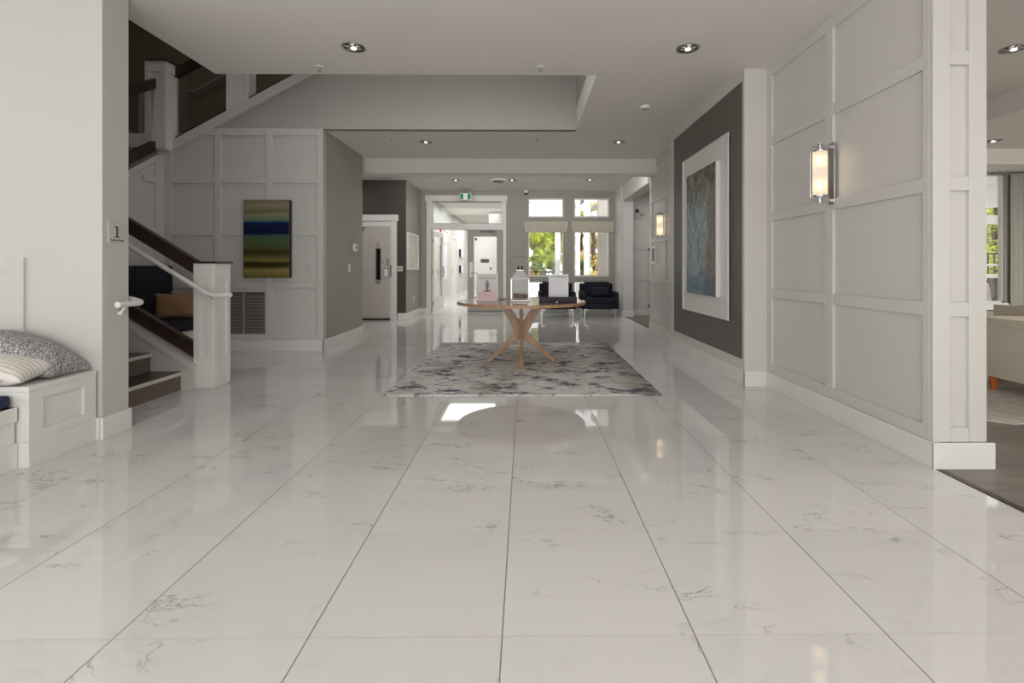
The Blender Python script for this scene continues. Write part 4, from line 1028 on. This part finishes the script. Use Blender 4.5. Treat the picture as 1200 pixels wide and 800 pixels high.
t = thing('security_camera', 'small white dome security camera at the top of the entrance wall', 'camera', (X, 12.45, Z))
MB().lathe([(0, 0), (.06, 0), (.06, -.06), (0, -.06)], 24).obj('housing', 'plastic', t, smooth=True); MB().ball((0, -.01, -.07), .042).obj('lens', 'black', t, smooth=True)

# ================================================================= SIDE ROOM on the right
YR = 7.6
wx0, wzt = onY(1100, 204.5, YR); wx1, _ = onY(1177.5, 204.5, YR); wzb = onY(1160, 355, YR)[1]
m = MB(); rectwall(m, [(wx0, wx1, wzb, wzt)], xe-.02, 9.5, 0, 2.86, YR, YR+.075); m.box(xe-.02, 5.35, YR, YR+.15, 2.86, Z)
struct(m.obj('wall_side_room', 'grey'))
m = MB(); m.box(5.35, 9.5, 7.0, YR, 2.64, 2.86); struct(m.obj('trim_7', 'ceil'))
m = MB(); m.box(9.4, 9.5, -5, YR, 0, 2.86); struct(m.obj('wall_side_room_right', 'wall'))
m = MB(); e = .014; m.box(wx0, wx0+e, YR+.03, YR+.1, wzb, wzt); m.box(wx1-e, wx1, YR+.03, YR+.1, wzb, wzt); m.box(wx0, wx1, YR+.03, YR+.1, wzb, wzb+e*2); m.box(wx0, wx1, YR+.03, YR+.1, wzt-e, wzt)
zm = onY(1160, 252, YR)[1]; 
w = struct(m.obj('window_9', 'trim')); MB().box(wx0+e, wx1-e, YR+.06, YR+.066, wzb+.08, wzt-e).obj('glass_pane', 'glass', w)
m = MB(); m.box(wx0-.05, wx1+.02, YR-.05, YR+.03, wzb-.10, wzb+.0); struct(m.obj('trim_8', 'trim', bevel=.004))
# curtain
t = thing('curtain', 'grey floor-length curtain beside the side room window', 'curtain', (wx1+.25, YR-.06, 0))
m = MB(); n = 40; prev = None; L0 = -.22; 
for i in range(n+1):
    x = L0+.75*i/n; y = .02*math.sin(i*1.5)
    cur = (m.bm.verts.new((x, y, .03)), m.bm.verts.new((x, y, 2.60)))
    if prev: m.bm.faces.new((prev[0], cur[0], cur[1], prev[1]))
    prev = cur
o = m.obj('panel', plain('grey_curtain_fabric', rgb(168, 166, 156), .8), t, smooth=True)
MB().tube([(-.5, 0, 2.61), (.6, 0, 2.61)], .012).obj('rod', 'steel', t)
# chaise armchair
t = thing('lounge_chair', 'cream upholstered lounge chair with orange wood legs in the side room', 'armchair', (4.35, 3.4, 0))
def armprof():
    pts = [(0, .14), (1.3, .14), (1.3, .615)]
    # arm top line runs level then sweeps up to the back
    for i in range(13):
        u = i/12; pts.append((1.3-.16-.85*u, .62+.34*(u**3)))
    pts += [(.20, 1.02), (.10, 1.04), (0, 1.03)]
    return pts
m = MB(); m.box(0, .84, 0, 1.32, .14, .40, bev=.02); m.obj('base', 'cream', t, smooth=True)
MB().box(.02, .76, .16, 1.32, .40, .70, bev=.05).obj('seat_cushion', 'cream', t, smooth=True)
m = MB(); m.prism([(1.32, .39), (1.32, .615), (0.0, .615), (0.0, .39)], 'x', -.0, .055); m.obj('side_panel', 'cream', t, bevel=.006)
m = MB(); pts = [(0, .40), (1.95, .40), (1.95, .74)]+[(1.95-1.75*i/20, .76+.30/(1+math.exp((1.95-1.75*i/20-1.42)*-9)) if False else .76+.30/(1+math.exp(((1.95-1.75*i/20)-1.35)*9))) for i in range(21)]+[(0, 1.06)]
m.prism(pts, 'x', .76, .84); m.obj('armrest', 'cream', t, bevel=.015)
m = MB(); m.box(.42, .84, 1.321, 1.95, .14, .40, bev=.02); m.obj('foot_base', 'cream', t, smooth=True)
m = MB(); m.box(.44, .76, 1.321, 1.93, .40, .60, bev=.04); m.obj('foot_cushion', 'cream', t, smooth=True)
MB().box(.0, .76, 0, .16, .40, 1.05, bev=.03).obj('backrest', 'cream', t, smooth=True)
for (lx, ly) in ((.05, 1.2), (.78, 1.88), (.05, .08), (.78, .08)):
    MB().lathe([(0, 0), (.016, 0), (.036, .145), (0, .145)], 20, Matrix.Translation((lx, ly, 0))).obj('leg', 'orange', t, smooth=True)
o = pillow('throw_pillow', .42, .42, .14, 'speckle'); o.location = (4.98, 4.45, .86); o.rotation_euler = (math.radians(70), 0, -PI/2+.2); tag(o, 'grey patterned pillow on the cream lounge chair', 'pillow')
x0r, y0r = onZ(1157, 489); x1r, y1r = onZ(1189, 498)
o = MB().prism([(x0r-.6, y0r+.31), (x1r, y1r), (x1r+2.5, y1r+.4), (x1r+2.0, y1r+1.3), (x0r-.9, y0r+1.0)], 'z', .001, .012).obj('area_rug', 'rugc'); recenter(o, (x1r, y1r, 0)); tag(o, 'pale cream-grey rug under the lounge chair in the side room', 'rug')

# ================================================================= OUTSIDE
m = MB(); m.box(-30, 40, YB+.16, 80, -.25, -.07); m.box(6.1, 30, 7.8, YB+.2, -.25, -.07); struct(m.obj('ground', 'patio'))
# porch siding seen through the upper panes
t = thing('porch_gable', 'white lap-sided porch gable seen through the upper left pane', 'porch', (.2, 15.4, 0))
m = MB()
for k in range(16): m.prism([(15.40, 2.75+k*.15), (15.36, 2.75+k*.15), (15.39, 2.75+(k+1)*.15), (15.40, 2.75+(k+1)*.15)], 'x', .08, 1.55)
o = m.obj('siding', 'outwhite', t); o.matrix_parent_inverse = Matrix.Translation((-.2, -15.4, 0))
m = MB(); beam(m, (1.35, 15.3, 2.9), (3.1, 15.3, 4.3), .1, .22); beam(m, (2.0, 15.3, 2.9), (3.6, 15.3, 4.1), .1, .14); m.box(1.5, 5, 15.2, 15.3, 2.6, 2.75)
o = m.obj('gable_rafters', 'louver', t); o.matrix_parent_inverse = Matrix.Translation((-.2, -15.4, 0))
def post(x0, x1, Y, label, mat='outwhite'):
    a = onY(x0, 300, Y)[0]; b = onY(x1, 300, Y)[0]
    t = thing('porch_post', label, 'post', ((a+b)/2, Y, 0), group='white porch posts'); w = (b-a)/2
    MB().box(-w, w, -w, w, -.07, 3.6).obj('shaft', mat, t); MB().box(-w-.03, w+.03, -w-.03, w+.03, -.07, .18).obj('plinth', mat, t)
post(650.5, 656.5, 14.6, 'white porch post at the right of the left tall window'); post(674.5, 679.5, 15.2, 'leftmost white porch post in the right tall window')
post(684.5, 691.5, 15.0, 'middle white porch post in the right tall window'); post(700.5, 711, 14.0, 'wide pale grey porch post in the right tall window', 'shaft')
o = MB().box(.05, 2.9, 0, .12, -.07, .73).box(.05, 2.9, -.02, .14, .73, .77).obj('porch_wall', 'outwhite'); o.location = (0, 15.9, 0); tag(o, 'low white porch wall seen through the bottom window panes', 'wall')
def tree(label, x, y, h, r, mat, n=2600, seed=1, trunk=True, lo=.35, ls=.16):
    rnd = random.Random(seed)
    t = thing('tree', label, 'tree', (x, y, -.07), group='trees beyond the windows')
    if trunk:
        m = MB(); m.tube([(0, 0, 0), (.05, 0, h*.3), (-.03, .05, h*.6), (0, 0, h*.85)], [.13, .1, .07, .03], 8)
        for k in range(6):
            a = rnd.random()*2*PI; z = h*(.3+.07*k); m.tube([(0, 0, z), (math.cos(a)*r*.4, math.sin(a)*r*.4, z+.5), (math.cos(a)*r*.75, math.sin(a)*r*.75, z+.9)], [.05, .03, .015], 6)
        m.obj('trunk', 'bark', t)
    m = MB(); cl = [(rnd.gauss(0, r*.42), rnd.gauss(0, r*.42), h*lo+rnd.random()*h*(1-lo), r*(.22+.2*rnd.random())) for _ in range(26)]
    for i in range(n):
        cx, cy2, cz, cr = cl[i % len(cl)]
        d = Vector((rnd.gauss(0, 1), rnd.gauss(0, 1), rnd.gauss(0, 1))).normalized()*cr*(rnd.random()**.4); p = Vector((cx, cy2, cz))+d
        if p.z < .1: continue
        a = Vector((rnd.gauss(0, 1), rnd.gauss(0, 1), rnd.gauss(0, 1))).normalized(); b = a.orthogonal().normalized(); s = ls*(.6+.8*rnd.random())
        m.bm.faces.new([m.bm.verts.new(p+q) for q in (a*s, b*s*.5, -a*s, -b*s*.5)])
    bm = m.bm; me = bpy.data.meshes.new('foliage'); bm.to_mesh(me); bm.free(); me.materials.append(M[mat])
    o = bpy.data.objects.new('foliage', me); C.objects.link(o); o.parent = t
tx = lambda x, Y: onY(x, 300, Y)[0]
tree('leafy green tree filling the left of the left tall window', tx(634, 27), 27, 3.1, .72, 'leaf', 3600, 3, ls=.12, lo=.4)
tree('leafy yellow-green tree in the middle of the left tall window', tx(652, 29), 29, 3.4, .9, 'leaf', 3600, 5, ls=.12, lo=.4)
tree('dark shrub below the green trees in the left tall window', tx(640, 20.5), 20.5, 1.35, .7, 'leafd', 2200, 8, trunk=False, lo=.1, ls=.08)
tree('yellow shrub low at the left of the left tall window', tx(624, 20.2), 20.2, 1.2, .32, 'leafy', 1200, 9, trunk=False, lo=.3, ls=.08)
tree('thin green tree between the first two posts of the right window', tx(682, 22), 22, 3.6, .7, 'leaf', 1200, 11, ls=.11)
tree('thin autumn-coloured tree between the posts of the right window', tx(696, 21), 21, 3.8, .65, 'leafy', 1100, 12, ls=.1)
tree('green tree at the right edge of the right window', tx(713, 22), 22, 3.4, .5, 'leaf', 900, 14, ls=.11)
# fence and parked car hints
t = thing('garden_fence', 'black metal garden fence outside the left window', 'fence', (tx(630, 18), 18, -.07))
MB().box(-1.2, .9, -.02, .02, 1.05, 1.10).obj('top_rail', 'black', t); MB().box(-1.2, .9, -.02, .02, .15, .2).obj('bottom_rail', 'black', t)
for k in range(14): MB().box(-1.2+k*.16, -1.18+k*.16, -.01, .01, 0, 1.05).obj('baluster', 'black', t)
o = pillow('red_flower_shrub', .9, .6, .6, 'red') if False else None
tree('low reddish shrub between the posts of the right window', tx(697, 19), 19, 1.0, .35, 'leafy', 900, 21, trunk=False, lo=.2, ls=.07)
tree('dark shrub between the first two posts of the right window', tx(682, 19), 19, 1.5, .3, 'leafd', 900, 22, trunk=False, lo=.1, ls=.07)
# outside the side room window
sxw = lambda x, Y: onY(x, 300, Y)[0]
tree('green tree outside the side room window', sxw(1168, 14), 14, 3.9, 1.6, 'leaf', 1500, 31, ls=.11)
tree('second green tree further outside the side room window', sxw(1160, 17), 17, 3.6, 1.8, 'leaf', 1300, 32, ls=.11)
a = sxw(1130, 9.6)
m = MB(); m.box(a, a+3, 8.2, 9.7, 2.75, 2.85); struct(m.obj('trim_9', 'outwhite'))
m = MB(); m.box(a, a+3, 9.5, 9.7, 2.35, 2.75); m.box(a, a+3, 9.5, 9.56, onY(1160, 262, 9.5)[1], onY(1160, 252, 9.5)[1]); struct(m.obj('trim_10', 'outwhite'))
t = thing('balcony_railing', 'black balcony railing outside the side room window', 'railing', (a, 9.4, 0))
zr1 = onY(1160, 296, 9.4)[1]; zr2 = onY(1160, 308, 9.4)[1]
MB().box(0, 3, -.03, .03, zr1-.04, zr1).obj('top_rail', 'black', t)
MB().box(0, 3, -.06, .06, onY(1160, 325.5, 9.4)[1], onY(1160, 321, 9.4)[1]).obj('ledge', 'outwhite', t)
MB().box(0, 3, -.05, .05, onY(1160, 311.5, 9.4)[1], onY(1160, 309, 9.4)[1]).obj('ledge', 'outwhite', t)
for k in range(24): MB().box(.03+k*.12, .05+k*.12, -.01, .01, -.07, zr1-.04).obj('baluster', 'black', t)
def patio_chair(X, Y, label, first=None):
    if first: return dup(first, (X, Y, -.07), label=label)
    t = thing('patio_chair', label, 'chair', (X, Y, -.07), .4, 'white patio chairs')
    MB().box(-.22, .22, -.22, .22, .42, .46, bev=.01).obj('seat', 'outwhite', t)
    for sx in (-1, 1):
        for s2 in (-1, 1): MB().tube([(sx*.2, s2*.2, 0), (sx*.19, s2*.19, .42)], .018, 8).obj('leg', 'outwhite', t)
    m = MB(); m.tube(arc([(-.2, .2, .45), (-.2, .26, .95), (.2, .26, .95), (.2, .2, .45)]), .018, 8)
    for k in range(4): m.tube([(-.13+k*.087, .205, .45), (-.13+k*.087, .255, .93)], .008, 6)
    m.obj('backrest', 'outwhite', t); return t
pc = patio_chair(sxw(1162, 8.9), 8.9, 'white patio chair outside the side room window, left'); patio_chair(sxw(1172, 8.3), 8.3, 'white patio chair outside the side room window, right', pc)

# ================================================================= LIGHT
w = bpy.data.worlds.new('sky'); bpy.context.scene.world = w; w.use_nodes = True
nt = w.node_tree; bg = nt.nodes['Background']; bg.inputs[0].default_value = (1, 1, 1, 1); bg.inputs[1].default_value = 1.9
def area(name, loc, rot, sx, sy2, e, col=(1, .99, .975), spread=PI):
    L = bpy.data.lights.new(name, 'AREA'); L.shape = 'RECTANGLE'; L.size = sx; L.size_y = sy2; L.energy = e; L.color = col; L.spread = spread
    o = bpy.data.objects.new(name, L); C.objects.link(o); o.location = loc; o.rotation_euler = rot; return o
area('window_light_behind', (0, -4.2, 1.5), (PI/2+math.radians(16), 0, 0), 6, 2.4, 95)                       # added ambient fill behind the camera, not a window; faces +Y
area('window_light_left', (-3.4, -1.5, 1.6), (PI/2, 0, -PI/2), 4, 2.2, 35)                    # faces +X
area('lobby_ceiling_light', (0, -1.3, 3.05), (0, 0, 0), 4.5, 2.6, 50)  # unseen overhead fill added behind the camera to brighten the floor
area('beam_cove_light', (-.3, 9.2, 2.97), (math.radians(70), 0, 0), 4.8, .22, 38)  # fill lamp hidden behind the beam, added to brighten the far zone
area('opening_cove_light', (-1.1, 5.0, 3.65), (math.radians(35), 0, 0), 3.4, .7, 17)  # added fill out of sight above the opening edge, lifts the middle zone
area('side_room_light', (7.5, 3, 2.6), (0, 0, 0), 2.5, 4, 230)  # added ambient fill for the side room, no fitting of its own
area('vestibule_light', (-1.6, 15.5, 3.0), (0, 0, 0), 1.4, 4, 85)
area('vestibule_light_far', (-1.6, 20, 3.0), (0, 0, 0), 1.4, 3, 75)
area('corridor_light', (3.6, 10.4, 3.0), (0, 0, 0), 1.2, 1.2, 18)
area('lobby_light', (-4.2, 9.9, 3.0), (0, 0, 0), .8, .8, 8)
area('stairwell_light', (-4.5, 6.0, 6.1), (0, 0, 0), 2.5, 2, 14)  # weak fill added overhead so the upper stairs don't go black
area('shaft_light', (-1.0, 5.9, 6.1), (0, 0, 0), 2.5, 1.2, 14)  # added fill at the shaft top, unseen from below
S = bpy.data.lights.new('sun', 'SUN'); S.energy = 3; S.angle = .05; so = bpy.data.objects.new('sun', S); C.objects.link(so); so.rotation_euler = (math.radians(42), 0, math.radians(8))
# ================================================================= CAMERA
cam = bpy.data.cameras.new('camera'); co = bpy.data.objects.new('camera', cam); C.objects.link(co)
cam.sensor_fit = 'HORIZONTAL'; cam.sensor_width = 36; cam.lens = F/1200*36; cam.shift_x = -(PX-600)/1200; cam.shift_y = -(400-PY)/1200
co.location = (0, 0, CAMH); co.rotation_euler = (PI/2, 0, -YAW); cam.clip_end = 300
sc = bpy.context.scene; sc.camera = co
sc.view_settings.view_transform = 'Standard'; sc.view_settings.look = 'None'; sc.view_settings.exposure = 0
sc.cycles.max_bounces = 10; sc.cycles.diffuse_bounces = 6; sc.cycles.transparent_max_bounces = 16; sc.cycles.use_denoising = True
sc.cycles.sample_clamp_indirect = 6
